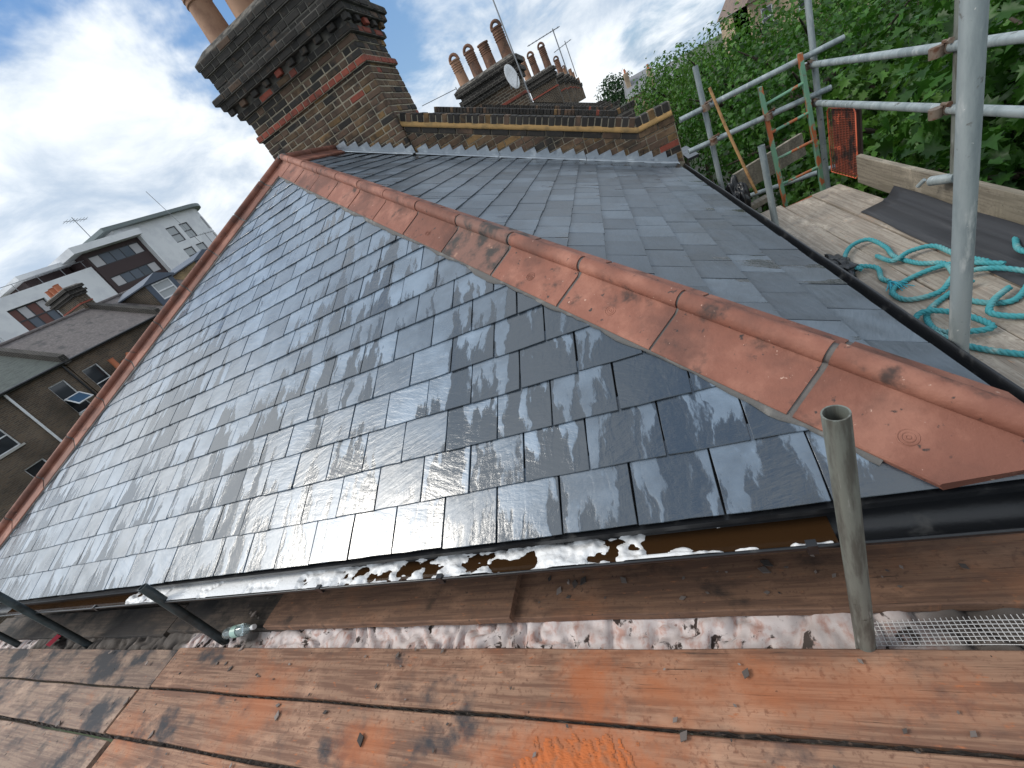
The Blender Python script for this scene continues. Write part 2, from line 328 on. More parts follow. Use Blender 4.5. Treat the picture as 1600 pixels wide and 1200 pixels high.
def wood(name, base, dark, dust, dustlo, dusthi, ax, blot=(0.045, 0.045, 0.05), blotlo=0.60, bumps=0.5, crack=(0.05, 0.03, 0.02), spots=()):
    g1 = V(ax); g2 = V((-g1.y, g1.x, 0))
    gr = (tuple(g1 * 2.2), tuple(g2 * 55), (0, 0, 55)); fine = (tuple(g1 * 5), tuple(g2 * 190), (0, 0, 190))
    lt = tuple(min(1, c * 1.5) for c in base)
    return mat(name, base, 0.82, layers=[(dark, gr, 0.40, 0.60, 8, None, 1), (lt, (tuple(g1 * 4), tuple(g2 * 9), (0, 0, 4)), 0.5, 0.75, 8, None, 13), (dark, 60, 0.52, 0.7, 5, None, 4),
        (dust, (tuple(g1 * 1.9 + g2 * 0.6), tuple(g2 * 3.0), (0, 0, 1)), dustlo, dusthi, 12, 0.95, 8), (dust, (tuple(g1 * 22), tuple(g2 * 60), (0, 0, 1)), 0.60, 0.74, 6, 0.95, 18),
        (blot, (tuple(g1 * 3.4 + g2 * 1.8), tuple(g2 * 4.2 - g1 * 0.8), (0, 0, 1)), blotlo, blotlo + 0.17, 11, 0.9, 3), (crack, fine, 0.63, 0.72, 4, None, 5), ((0.02, 0.018, 0.016), 40, 0.70, 0.735, 4, None, 6)],
        bump=(fine, bumps, 0.003, 6), rnd=0.12, spots=spots)
M_WOOD = wood('dusty_board', (0.34, 0.195, 0.125), (0.19, 0.095, 0.06), (0.45, 0.155, 0.065), 0.47, 0.78, EX, blotlo=0.525, spots=[((-.66, .41, DECK), (.50, .17, 1), (.47, .14, .048), .85), ((-.62, .62, DECK), (.17, .17, 1), (.48, .14, .045), .75), ((-2.3, .55, DECK), (.28, .22, 1), (.47, .15, .055), .6), ((-1.55, .42, DECK), (.2, .12, 1), (.5, .15, .05), .6), ((.1, .6, DECK), (.5, .12, 1), (.46, .15, .06), .5)])
M_WOODL = wood('grimy_board', (0.27, 0.185, 0.135), (0.17, 0.11, 0.085), (0.36, 0.15, 0.075), 0.60, 0.75, EX, blotlo=0.45)
M_WOODI = wood('brown_board', (0.21, 0.115, 0.07), (0.13, 0.07, 0.045), (0.32, 0.14, 0.07), 0.52, 0.72, EX, (0.02, 0.016, 0.014), 0.55)  # darker brown than the walking deck's boards, with black blots
M_WOODD = wood('black_dirt_board', (0.11, 0.08, 0.06), (0.06, 0.045, 0.035), (0.035, 0.03, 0.028), 0.42, 0.6, EX, (0.012, 0.011, 0.01), 0.5, 0.7)
M_WOODG = wood('grey_board', (0.36, 0.315, 0.26), (0.25, 0.21, 0.17), (0.42, 0.26, 0.17), 0.58, 0.80, EY, (0.15, 0.13, 0.12), 0.60)
M_WOODT = wood('toe_board_wood', (0.235, 0.205, 0.16), (0.15, 0.13, 0.10), (0.17, 0.15, 0.11), 0.5, 0.7, EY, (0.09, 0.08, 0.06), 0.62)
M_STICK = mat('stick_wood', (0.42, 0.24, 0.10), 0.7, layers=[((0.28, 0.15, 0.06), 20, 0.45, 0.65, 4, None, 1)])
M_END = mat('cut_end', (0.26, 0.18, 0.11), 0.9, bump=(60, 0.5, 0.003, 4))
# ------------------------------------------------------------------ setting
g = MB(); g.aabb((-420, -160, GROUND - 0.5), (420, 640, GROUND)); tag(g.build('ground', mat('garden_ground', (0.05, 0.065, 0.03), 0.95, layers=[((0.09, 0.085, 0.07), 0.25, 0.45, 0.6, 5, None, 1), ((0.03, 0.06, 0.018), 0.6, 0.5, 0.65, 5, None, 2)], bump=(3, 0.6, 0.1, 5))), kind='structure')
# ------------------------------------------------------------------ the slated house
house = thing('slated_house', (-3.4, 3.6, GROUND), 'house with wet grey slate hipped roof and red clay hip tiles in the foreground', 'house')
m = MB()      # walls under the eaves
wy = 1.10; pl = [V((CL.x + 0.3, eave_y(CL.x) + 0.3, 0)), V((CR.x - 0.28, eave_y(CR.x) + 0.27, 0)), V((side_x(WALLY) - 0.28, WALLY, 0)), V((CL.x + 0.3, WALLY, 0))]
m.add([V((p.x, p.y, GROUND)) for p in pl] + [V((p.x, p.y, EAVE - 0.10)) for p in pl], [(0, 1, 5, 4), (1, 2, 6, 5), (2, 3, 7, 6), (3, 0, 4, 7), (4, 5, 6, 7)])
def brick_tex(name, c1, c2, cm, scale, vec):
    """brickwork too far off to lay brick by brick; vec = (along, up) world vectors"""
    mm = bpy.data.materials.new(name); mm.use_nodes = True; nt = mm.node_tree; N = nt.nodes.new; L = nt.links.new; b = nt.nodes['Principled BSDF']
    geo = N('ShaderNodeNewGeometry'); cb = N('ShaderNodeCombineXYZ')
    for i, v in enumerate(vec):
        d = N('ShaderNodeVectorMath'); d.operation = 'DOT_PRODUCT'; L(geo.outputs['Position'], d.inputs[0]); d.inputs[1].default_value = v; L(d.outputs['Value'], cb.inputs[i])
    t = N('ShaderNodeTexBrick'); L(cb.outputs[0], t.inputs['Vector']); t.inputs['Scale'].default_value = 1.0
    t.inputs['Color1'].default_value = (*c1, 1); t.inputs['Color2'].default_value = (*c2, 1); t.inputs['Mortar'].default_value = (*cm, 1)
    t.inputs['Brick Width'].default_value = scale[0]; t.inputs['Row Height'].default_value = scale[1]; t.inputs['Mortar Size'].default_value = scale[2]; t.inputs['Bias'].default_value = -0.1
    n = N('ShaderNodeTexNoise'); n.inputs['Scale'].default_value = 0.9; n.inputs['Detail'].default_value = 6; L(geo.outputs['Position'], n.inputs['Vector'])
    r = N('ShaderNodeMapRange'); r.inputs[1].default_value = 0.3; r.inputs[2].default_value = 0.7; r.inputs[3].default_value = 0.55; r.inputs[4].default_value = 1.3; L(n.outputs['Fac'], r.inputs[0])
    h = N('ShaderNodeHueSaturation'); L(t.outputs['Color'], h.inputs['Color']); L(r.outputs[0], h.inputs['Value']); L(h.outputs[0], b.inputs['Base Color']); b.inputs['Roughness'].default_value = 0.9
    bp = N('ShaderNodeBump'); bp.inputs['Strength'].default_value = 0.6; bp.inputs['Distance'].default_value = 0.01; bp.invert = True; L(t.outputs['Fac'], bp.inputs['Height']); L(bp.outputs[0], b.inputs['Normal'])
    return mm
M_BWX = brick_tex('brown_brickwork', (0.10, 0.062, 0.036), (0.045, 0.032, 0.024), (0.15, 0.13, 0.10), (0.225, 0.075, 0.009), ((1, 1, 0), (0, 0, 1)))
m.build('wall', M_BWX, house)
m = MB(); lo = 0.020
def off(p, n, d): return V(p) - V(n) * d
bl = V((CL.x, WALLY, EAVE)); br = V((side_x(WALLY), WALLY, EAVE)); NL = (CL - AP).cross(bl - AP).normalized(); NL = NL if NL.z > 0 else -NL
m.add([off(CL, Z, lo), off(CR, Z, lo), off(AP, Z, lo), off(br, Z, lo), off(R2, Z, lo), off(bl, Z, lo)], [(0, 1, 2), (1, 3, 4, 2), (5, 0, 2, 4), (0, 5, 3, 1)])
m.build('roof_deck', M_UNDER, house)
m = MB(); m.add([CL, AP, R2, bl], [(0, 1, 2, 3)]); m.add([CL + Z * .01, AP + Z * .01, R2 + Z * .01, bl + Z * .01], [(0, 3, 2, 1)]); m.build('far_slope', mat('far_slates', (0.05, 0.056, 0.066), 0.5, bump=(6, 0.4, 0.02, 4)), house)
GA = 0.195; SW = 0.25
def slates(tagname, O, U, W, Nn, mtl, u0, u1, vmax, cuts, keep, phase, parent):
    recs = []
    rows = int(vmax / GA) + 1
    for r in range(rows):
        v0 = r * GA
        k0 = math.floor(u0 / SW) - 1; k1 = math.ceil(u1 / SW) + 1
        # now and then a wider slate or a pair of narrow ones breaks the rhythm, as on the real slope
        edges = [k * SW + (SW / 2 if (r + phase) % 2 else 0) + random.uniform(-.006, .006) for k in range(k0, k1)]
        for i in range(len(edges) - 1):
            gp = random.uniform(0.0022, 0.0042)
            a, b2 = edges[i] + gp, edges[i + 1] - gp; j = lambda s=0.0016: random.uniform(-s, s)
            tl = j(.0025); L0 = v0 + tl
            poly = [(a + j(), L0 + j()), (a + (b2 - a) * .28, L0 + j()), (a + (b2 - a) * .6, L0 + j()), (b2 + j(), L0 + j()), (b2 + j(), v0 + GA * .5), (b2 + j(), v0 + GA + .055), (a + j(), v0 + GA + .055), (a + j(), v0 + GA * .5)]
            p = poly
            for c in cuts: p = clip(p, *c) if len(p) > 2 else []
            if len(p) < 3 or area(p) < 0.0015: continue
            recs.append((p, v0, a, b2, area(clip(p, 0, 1, v0 + GA) if True else p)))
    out = []
    for (p, v0, a, b2, ar) in recs:
        lift = random.uniform(-.001, .002); tw = random.uniform(-.004, .004); th = random.uniform(.006, .0085)
        cx = (a + b2) / 2
        n0 = lambda u, v, v0=v0, lift=lift, tw=tw, cx=cx: 0.0085 * (1 - (v - v0) / GA) + max(0, lift) * (1 - (v - v0) / GA) + tw * (u - cx) * max(0, 1 - (v - v0) / GA)
        n1 = lambda u, v, n0=n0, th=th: n0(u, v) + th
        out.append((ar, prism('slate', p, O, U, W, Nn, n0, n1, mtl, parent, uvf=lambda u, v, a=a, b2=b2, v0=v0: ((u - a) / (b2 - a), (v - v0) / GA), bev=0.0012)))
    return out
def line_cut(O, U, W, P, Q, inside, ease=0.0):
    """half-plane of line P-Q in slope coordinates containing `inside`"""
    f = lambda q: ((q - O).dot(U), (q - O).dot(W))
    p, q, s = f(P), f(Q), f(inside); n = (q[1] - p[1], p[0] - q[0]); l = math.hypot(*n); n = (n[0] / l, n[1] / l); c = n[0] * p[0] + n[1] * p[1]
    if n[0] * s[0] + n[1] * s[1] > c: n = (-n[0], -n[1]); c = -c
    return (n[0], n[1], c - ease)
front = tag(obj('front_slope', [off(CL, NF, .012), off(CR, NF, .012), off(AP, NF, .012)], [(0, 1, 2)], M_UNDER, house))
side = tag(obj('side_slope', [off(CR, NS, .012), off(br, NS, .012), off(R2, NS, .012), off(AP, NS, .012)], [(0, 1, 2, 3)], M_UNDER, house))
cen = (CL + CR + AP) / 3
fc = [line_cut(E1, EX, UF, CL, AP, cen, .03), line_cut(E1, EX, UF, CR, AP, cen, .03), (-1, 0, 7.2)]
slates('f', E1, EX, UF, NF, M_SF, -7.6, 0.6, (AP - E1).dot(UF), fc, None, 0, front)
cs = (CR + br + AP + R2) / 4
sc_ = [line_cut(B1, EY, US, CR, AP, cs, .03), line_cut(B1, EY, US, br, R2, cs, .0), line_cut(B1, EY, US, AP, R2, cs, .02)]
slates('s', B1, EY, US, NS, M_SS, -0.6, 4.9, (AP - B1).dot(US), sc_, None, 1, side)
# hip and ridge tiles
def tile_profile(h, nA, nB, outA, outB, wing=0.184, grow=0.0):
    """outer section of a roll-top angular tile around direction h; offsets from the hip line"""
    dA = nA.cross(h).normalized(); dA = dA if dA.dot(outA) > 0 else -dA
    dB = nB.cross(h).normalized(); dB = dB if dB.dot(outB) > 0 else -dB
    w = (nA + nB).normalized(); q = (dA - dB); q = (q - w * q.dot(w)).normalized()
    P = [dA * wing + nA * .012, dA * (wing - .001) + nA * (.028 + grow), dA * (wing - .006) + nA * (.032 + grow), dA * .026 + nA * (.037 + grow)]
    c = w * 0.064; r = 0.034 + grow
    for k in range(13):
        t = math.radians(-48 + 276 * k / 12); P.append(c + q * (r * math.cos(t)) + w * (r * math.sin(t)))
    P += [dB * .026 + nB * (.037 + grow), dB * (wing - .006) + nB * (.032 + grow), dB * (wing - .001) + nB * (.028 + grow), dB * wing + nB * .012, dB * .03 + nB * .013, dA * .03 + nA * .013]
    return P, dA
def sweep(name, prof, a, b, mtl, parent, cut=()):
    k = len(prof); v = []; h = (b - a).normalized()
    for p in (a, b):
        for q in prof:
            s = 0.0
            for (o, inw) in cut:      # mitred to the eaves
                d = (p + q - o).dot(inw)
                if d < 0: s = max(s, -d / h.dot(inw))
            v.append(p + q + h * s)
    f = [tuple(range(k))[::-1], tuple(k + i for i in range(k))] + [(i, (i + 1) % k, k + (i + 1) % k, k + i) for i in range(k)]
    return auto_smooth(obj(name, v, f, mtl, parent), 32)
def tiles(kind, P, Q, nA, nB, outA, outB, start, ln, count, dirty=(), stamps=(), gap=0.014, cut=()):
    h = (Q - P).normalized(); prof, dA = tile_profile(h, nA, nB, outA, outB); mp, _ = tile_profile(h, nA, nB, outA, outB, 0.183, -0.005)
    tot = (Q - P).length; t = start; i = 0
    while t < tot - 0.02 and i < count:
        t2 = min(t + ln, tot); jx = V((random.uniform(-1, 1), random.uniform(-1, 1), random.uniform(-.4, 1))) * 0.0022
        o = sweep(kind, prof, P + h * (t + gap / 2) + jx, P + h * (t2 - gap / 2) + jx, M_TERRA_D if i in dirty else M_TERRA, house, cut)
        if i in dirty: o['label'] = 'soot-darkened hip tile'
        sweep('mortar_joint', mp, P + h * (t2 - gap), P + h * (t2 + gap), M_MORTAR, house)
        if i in stamps:          # the maker's round stamp pressed into the wing
            c = P + h * ((t + t2) / 2) + dA * 0.108 + nA * 0.0345 + jx; s = MB()
            for rr in (0.021, 0.013, 0.005):
                s.tube([c + (h * math.cos(x * math.pi / 10) + dA * math.sin(x * math.pi / 10)) * rr for x in range(21)], 0.0016, 5, cap=False)
            s.build('maker_stamp', M_TERRA, o)
        t = t2; i += 1
    # mortar bedding squeezed out along the wing
    return prof
OF = -V((-EX.y, EX.x, 0)); OF = OF if OF.y < 0 else -OF
OS = V((EY.y, -EY.x, 0)); OS = OS if OS.x > 0 else -OS
tiles('hip_tile', CR, AP, NF, NS, V((-1, -1, 0)), V((1, 1, 0)), 0.04, 0.4725, 13, dirty=(4,), stamps=(0, 2, 3, 5), cut=((E1 + OF * .012, -OF), (B1 + OS * .012, -OS)))
tiles('hip_tile', CL, AP, NF, NL, V((1, -1, 0)), V((-1, 1, 0)), 0.05, 0.4725, 14)
tiles('ridge_tile', AP, R2, NS, NL, V((1, 0, 0)), V((-1, 0, 0)), 0.10, 0.46, 3)
def hash2(i, j): return (math.sin(i * 127.1 + j * 311.7) * 43758.5453) % 1.0
def vnoise(x, y):
    i, j = math.floor(x), math.floor(y); fx, fy = x - i, y - j; fx = fx * fx * (3 - 2 * fx); fy = fy * fy * (3 - 2 * fy)
    return (hash2(i, j) * (1 - fx) + hash2(i + 1, j) * fx) * (1 - fy) + (hash2(i, j + 1) * (1 - fx) + hash2(i + 1, j + 1) * fx) * fy
def bedding(P, Q, nA, outA, wing=0.184):
    h = (Q - P).normalized(); dA = nA.cross(h).normalized(); dA = dA if dA.dot(outA) > 0 else -dA
    n = int((Q - P).length / 0.03); v = []; f = []
    for i in range(n + 1):
        p = P + h * ((Q - P).length * i / n); e = wing + 0.001 + 0.026 * vnoise(i * .22, 3.0) ** 2 + .007 * random.random()
        v += [p + dA * (wing - .03) + nA * .026, p + dA * (wing + .002) + nA * .024, p + dA * e + nA * .0185, p + dA * e + nA * .008]
        if i: f += [(4 * i - 4 + k, 4 * i - 3 + k, 4 * i + 1 + k, 4 * i + k) for k in range(3)]
    obj('mortar_bedding', v, f, M_BED, house, True)
bedding(CR + (AP - CR) * .048, AP, NF, V((-1, -1, 0))); bedding(CR + (AP - CR) * .045, AP, NS, V((1, 1, 0))); bedding(CL, AP, NF, V((1, -1, 0)))
# apex cap where the two hips and the ridge meet
m = MB(); hp = [(AP - CR).normalized(), (AP - CL).normalized()]
c = AP + Z * .062
m.tube([c + Z * .03 - Z * .03, c + Z * .012, c + Z * .028, c + Z * .036], [.062, .058, .040, .012], 14); auto_smooth(m.build('apex_mortar', M_MORTAR, house), 50)
# gutters
def gutter(P, Q, outd, mtl, dep=0.055, wid=0.10, lift=0.0):
    """open gutter: trough section along P-Q (P,Q on the slate edge), lip outward"""
    sec = []
    for k in range(9):
        t = math.pi * (1 - k / 8); sec.append((wid / 2 - 0.022 + math.cos(t) * wid / 2, -0.060 + 0.002 - math.sin(t) * dep))
    sec = [(-0.024, 0.0 - 0.012)] + [(a, b + lift) for a, b in sec] + [(wid - 0.020, -0.058 + lift), (wid - 0.016, -0.057 + lift), (wid - 0.014, -0.066 + lift)]
    k = len(sec); v = []; f = []; n = 24
    for i in range(n + 1):
        p = P + (Q - P) * (i / n); w = 0.002 * math.sin(i * 1.3)
        v += [p + outd * a + Z * (b + w) for a, b in sec]
        if i: f += [((i - 1) * k + j, (i - 1) * k + j + 1, i * k + j + 1, i * k + j) for j in range(k - 1)]
    gt = obj('gutter', v, f, mtl, house, True)
    md = gt.modifiers.new('thick', 'SOLIDIFY'); md.thickness = 0.003
    return gt
gf = gutter(CL, CR + EX * 0.42, OF, M_BLACK); gutter(CR - EY * 0.16, br + EY * 0.02, OS, M_BLACK, 0.05, 0.108, 0.016)
m = MB(); m.box(CL - Z * .0, EX, OF, Z, (0, (CR - CL).length), (-.05, .012), (-.026, -.008)); m.build('eaves_tray', M_BLACK, house)
m = MB(); m.box(CR, EY, OS, Z, (0, (br - CR).length), (-.05, .012), (-.026, -.008)); m.build('eaves_tray', M_BLACK, house)
m = MB(); m.box(CL, EX, OF, Z, (.3, (CR - CL).length - .03), (-.05, -.026), (-.22, -.03)); m.build('fascia', M_BLACK, house)
m = MB(); m.box(CR, EY, OS, Z, (.03, (br - CR).length), (-.05, -.026), (-.22, -.03)); m.build('fascia', M_BLACK, house)
for x in (-5.1, -3.9, -1.72, -1.05, 0.15):       # gutter brackets
    p = V((x, eave_y(x), EAVE)); m = MB(); m.box(p, EX, OF, Z, (-.012, .012), (.066, .086), (-.088, -.052)); m.build('bracket', M_BLACK, house)
# ------------------------------------------------------------------ front gutter: water, with the sky's reflection built as white blobs
M_WATER = mat('brown_gutter_water', (0.038, 0.019, 0.008), 0.08, bump=(20, 0.15, 0.004, 2))
m = MB(); x0, x1 = -5.6, 0.212
m.add([V((x0, eave_y(x0), EAVE - .078)) - OF * .02, V((x1, eave_y(x1), EAVE - .078)) - OF * .02, V((x1, eave_y(x1), EAVE - .078)) + OF * .074, V((x0, eave_y(x0), EAVE - .078)) + OF * .074], [(0, 3, 2, 1)])
tag(m.build('gutter_water', M_WATER), kind='structure')
M_SKYREF = mat('white_reflection', (0.80, 0.80, 0.80), 0.45, layers=[((0.62, 0.60, 0.57), 20, 0.55, 0.75, 4, None, 1)], bump=(70, 0.5, 0.006, 4))  # white colour painted in place of mirrored sky
def hash2(i, j): return (math.sin(i * 127.1 + j * 311.7) * 43758.5453) % 1.0
def vnoise(x, y):
    i, j = math.floor(x), math.floor(y); fx, fy = x - i, y - j; fx = fx * fx * (3 - 2 * fx); fy = fy * fy * (3 - 2 * fy)
    return (hash2(i, j) * (1 - fx) + hash2(i + 1, j) * fx) * (1 - fy) + (hash2(i, j + 1) * (1 - fx) + hash2(i + 1, j + 1) * fx) * fy
def fbm(x, y, o=4):
    s = a = 0; w = 1.0
    for k in range(o): s += w * vnoise(x * 2 ** k + 7.3 * k, y * 2 ** k + 3.1 * k); a += w; w *= .5
    return s / a
v = []; f = []; nx, ny = 640, 16; idx = {}
for i in range(nx + 1):
    x = -3.55 + 3.75 * i / nx
    for j in range(ny + 1):
        e = -.02 + .093 * j / ny
        side_ = abs(j / ny - .5) * 2
        hgt = fbm(x * 16, e * 22, 4) - 0.50 + 0.12 * side_
        hgt += 0.33 * max(0, min(1, (-1.5 - x) / .5)) - 0.42 * max(0, min(1, (x + .33) / .4))
        hgt -= .5 * max(0, (-3.1 - x) / .45) * (.6 + .8 * side_)
        if x > -0.3 and j > ny - 3: hgt += .22
        idx[i, j] = len(v); p = V((x, eave_y(x), EAVE - .0795)) + OF * e
        v.append(p + Z * max(-0.004, min(0.019, hgt * 0.07 + .002 * vnoise(x * 90, e * 90))))
for i in range(nx):
    for j in range(ny): 
        q = (idx[i, j], idx[i, j + 1], idx[i + 1, j + 1], idx[i + 1, j])
        if max(v[k].z for k in q) > EAVE - .0795 - .0035: f.append(q)
tag(obj('painted_reflection', v, f, M_SKYREF, None, True), 'white blobs built as the sky reflection on brown water in the front gutter', 'painted_reflection', kind='stuff')
# ------------------------------------------------------------------ party wall and chimney
def pick(w): return random.choices(BR, w)[0]
BMESH = {}
def brick_mesh(L_, H_, D_, mtl, b=0.006):
    key = (round(L_, 3), round(H_, 3), round(D_, 3), mtl.name, random.randrange(3))
    if key in BMESH: return BMESH[key]
    j = lambda: random.uniform(-.003, .003)
    v = []
    for (d, s) in ((0, 0), (D_ - b, 0), (D_, b)):
        v += [(-L_ / 2 + s + j(), d, -H_ / 2 + s + j() * .6), (L_ / 2 - s + j(), d, -H_ / 2 + s + j() * .6), (L_ / 2 - s + j(), d, H_ / 2 - s + j() * .6), (-L_ / 2 + s + j(), d, H_ / 2 - s + j() * .6)]
    f = [(8, 9, 10, 11), (3, 2, 1, 0)] + [(r * 4 + i, r * 4 + (i + 1) % 4, r * 4 + 4 + (i + 1) % 4, r * 4 + 4 + i) for r in (0, 1) for i in range(4)]
    me = bpy.data.meshes.new('brick'); me.from_pydata(v, [], f); me.materials.append(mtl); BMESH[key] = me; return me
def course(parent, O, U, Nn, u0, u1, z, proj, weights, H_=0.0625, bond=0, force=None, headers=False, skip=0, D_=0.05):
    """one course of bricks on a wall face; proj = how far the faces stand out"""
    rz = math.atan2(U.y, U.x); u = u0; k = bond; i = 0
    while u < u1 - 0.03:
        L_ = 0.1025 if (headers or k % 2) else 0.215
        if u + L_ > u1 - 0.05: L_ = u1 - u
        i += 1
        if not (skip and i % 2 == 0):
            mm = force or pick(weights); q = 0.001 * round(L_ / 0.001)
            me = brick_mesh(q, H_, D_, mm)
            p = V(O) + U * (u + L_ / 2) + Z * z + Nn * (proj - D_ + random.uniform(-.003, .004))
            o = inst(me, p, parent, rot=(random.uniform(-.012, .012), random.uniform(-.012, .012), rz if (U.cross(Z)).dot(Nn) < 0 else rz + math.pi))
            if (U.cross(Z)).dot(Nn) < 0: pass
        u += L_ + 0.013; k += 1
CX0, CX1, CY0, CY1 = -4.33, -2.40, 5.94, 6.83
chim = thing('brick_chimney', ((CX0 + CX1) / 2, 6.4, 0.4), 'large sooty brick chimney with corbelled top and red band on the slate ridge', 'chimney', 'chimney stacks along the terrace')
def ringbox(z0, z1, pr, mtl, name='brick_core'):
    m = MB(); m.aabb((CX0 - pr, CY0 - pr, z0), (CX1 + pr, CY1 + pr, z1)); return m.build(name, mtl, chim)
prof = []
z = 0.335; rows = []
while z < 1.56: rows.append((z, 0.0, 'plain')); z += 0.0755
rows += [(1.575, 0.035, 'red'), (1.655, 0.0, 'plain'), (1.73, 0.0, 'plain'), (1.805, 0.012, 'plain'), (1.885, 0.06, 'mixed'), (1.962, 0.11, 'dentil'), (2.04, 0.14, 'soot'), (2.116, 0.175, 'soot'), (2.195, 0.07, 'soot'), (2.27, 0.07, 'soot'), (2.348, 0.075, 'soot'), (2.425, 0.105, 'soot'), (2.50, 0.12, 'soot')]
def backing(rs):
    """mortar core just behind the brick faces, one box for each stretch of equal projection"""
    i = 0
    while i < len(rs):
        j = i
        while j + 1 < len(rs) and abs(rs[j + 1][1] - rs[i][1]) < 1e-6: j += 1
        pr = rs[i][1] - (0.07 if rs[i][2] == 'dentil' else 0.007)
        ringbox(rs[i][0] - 0.0378, rs[j][0] + 0.0378, pr, M_JOINT_D if rs[i][2] in ('soot', 'dentil', 'mixed') else M_JOINT); i = j + 1
backing(rows)
for i, (z, pr, kd) in enumerate(rows):
    wts = {'plain': (4, 8, 1.6, .9, .3), 'red': (0, 0, 0, 0, 1), 'soot': (0, 1.2, 12, 0, .05), 'dentil': (0, 1.5, 8, .2, 1.0), 'mixed': (1, 2, 5, .2, 1.2)}[kd]
    if kd == 'plain' and z > 1.6: wts = (1.5, 5, 6, .4, .1)
    # the roof hides the foot of the stack: lay only the bricks above it
    xa = CX0 - pr
    if z < 0.93: xa = max(xa, -3.45 + (0.93 - z) / 0.5186)
    course(chim, (0, CY0, 0), X, -Y, xa, CX1 + pr, z, pr, wts, bond=i, headers=(kd in ('red', 'dentil')), skip=(kd == 'dentil'))
    if z > 0.62 or True:
        ya = CY0 - pr + (0.0 if i % 2 else 0.0)
        if z > 0.42: course(chim, (CX1, 0, 0), Y, X, ya, CY1 + pr, z, pr, wts, bond=i + 1, headers=(kd in ('red', 'dentil')), skip=(kd == 'dentil'))
m = MB(); a, b = 0.11, 0.02
m.add([(CX0 - a, CY0 - a, 2.538), (CX1 + a, CY0 - a, 2.538), (CX1 + a, CY1 + a, 2.538), (CX0 - a, CY1 + a, 2.538), (CX0 + b, CY0 + b, 2.64), (CX1 - b, CY0 + b, 2.64), (CX1 - b, CY1 - b, 2.64), (CX0 + b, CY1 - b, 2.64)], [(0, 1, 5, 4), (1, 2, 6, 5), (2, 3, 7, 6), (3, 0, 4, 7), (4, 5, 6, 7), (3, 2, 1, 0)])
M_FLAUNCH = mat('dirty_cement', (0.15, 0.135, 0.115), 0.95, layers=[((0.03, 0.028, 0.025), 9, 0.42, 0.62, 6, None, 1), ((0.34, 0.32, 0.28), 30, 0.66, 0.74, 4, None, 2)], bump=(30, 0.7, 0.012, 5))
m.build('cement_cap', M_FLAUNCH, chim)
M_POT = mat('buff_pot', (0.36, 0.205, 0.125), 0.8, layers=[((0.25, 0.13, 0.08), 4, 0.45, 0.7, 5, None, 1), ((0.07, 0.055, 0.045), 7, 0.60, 0.75, 6, None, 2)], bump=(40, 0.3, 0.004, 4), rnd=0.15)
M_POT_D = mat('brown_pot', (0.17, 0.085, 0.052), 0.8, layers=[((0.07, 0.042, 0.03), 4, 0.45, 0.7, 5, None, 1), ((0.28, 0.165, 0.10), 5, 0.58, 0.75, 6, None, 2)], bump=(40, 0.3, 0.004, 4), rnd=0.2)
def pot(at, h, r, mtl, parent, rings=True, cowl=False, name='chimney_pot'):
    x, y, z = at; pr = [(0, r * 1.04), (.02, r * 1.04), (.04, r)]
    pr += [(.52, r * .93)]
    if rings:
        for q in (.58, .66, .74, .82): pr += [(q, r * .92), (q + .015, r * 1.0), (q + .035, r * 1.0), (q + .05, r * .92)]
    pr += [(.93, r * .93), (.95, r * 1.06), (1.0, r * 1.06), (1.0, r * .82), (.8, r * .78)]
    n = 20; v = []; f = []
    for (t, rr) in pr: v += [(x + rr * math.cos(k * 2 * math.pi / n), y + rr * math.sin(k * 2 * math.pi / n), z + t * h) for k in range(n)]
    for i in range(len(pr) - 1): f += [(i * n + k, i * n + (k + 1) % n, (i + 1) * n + (k + 1) % n, (i + 1) * n + k) for k in range(n)]
    f.append(tuple((len(pr) - 1) * n + k for k in range(n))[::-1])
    o = auto_smooth(obj(name, v, f, mtl, parent), 35)
    if cowl:      # half-round hood over the flue
        s = MB(); 
        s.tube([(x + r * .78 * math.cos(t * math.pi / 8), y, z + h + r * .85 * math.sin(t * math.pi / 8)) for t in range(9)], r * .28, 8)
        auto_smooth(s.build('cowl', M_POT_D, o), 50)
    return o
for (px, py, hh, rr) in ((-4.08, 6.16, 0.72, .165), (-3.56, 6.16, 0.72, .165), (-3.78, 6.55, 0.72, .15), (-3.04, 6.16, .95, .165), (-2.6, 6.5, .95, .16)): pot((px, py, 2.625), hh, rr, M_POT, chim)
# --- parapet on the party wall, laid course by course and cut by the rake
par = thing('parapet_wall', (-0.9, WALLY, -1.0), 'raked brick parapet with ochre mortar fillet above the slates', 'wall', 'raked parapets along the terrace')
SLP = (AP.z - EAVE) / (side_x(5.9) - AP.x)           # fall of the slope per metre of x
def rake(x): return AP.z - (x - AP.x) * SLP
def rtop(x, h): return max(rake(x) + h, -0.86 + h) if x > 0.3 else rake(x) + h
PX0, PX1, KN = CX1, 0.655, 0.24          # the rake runs level (a kneeler) past KN
def poly_between(h0, h1, xa=PX0, xb=PX1): return [(xa, rake(xa) + h0), (xb, rake(xb) + h0), (xb, rake(xb) + h1), (xa, rake(xa) + h1)]
ra = (SLP, 1.0)
lvl = rake(KN)
def keep_between(p, h0, h1):
    p = clip(p, -SLP, -1, -(AP.z + AP.x * SLP + h0))
    if len(p) < 3: return []
    # upper limit: raked line left of KN, level line right of it
    l = clip(clip(p, 1, 0, KN), SLP, 1, AP.z + AP.x * SLP + h1) if len(p) > 2 else []
    r = clip(clip(p, -1, 0, -KN), 0, 1, lvl + h1) if len(p) > 2 else []
    return [q for q in (l, r) if len(q) > 2 and area(q) > 3e-4]
HB = 0.265
m = MB()
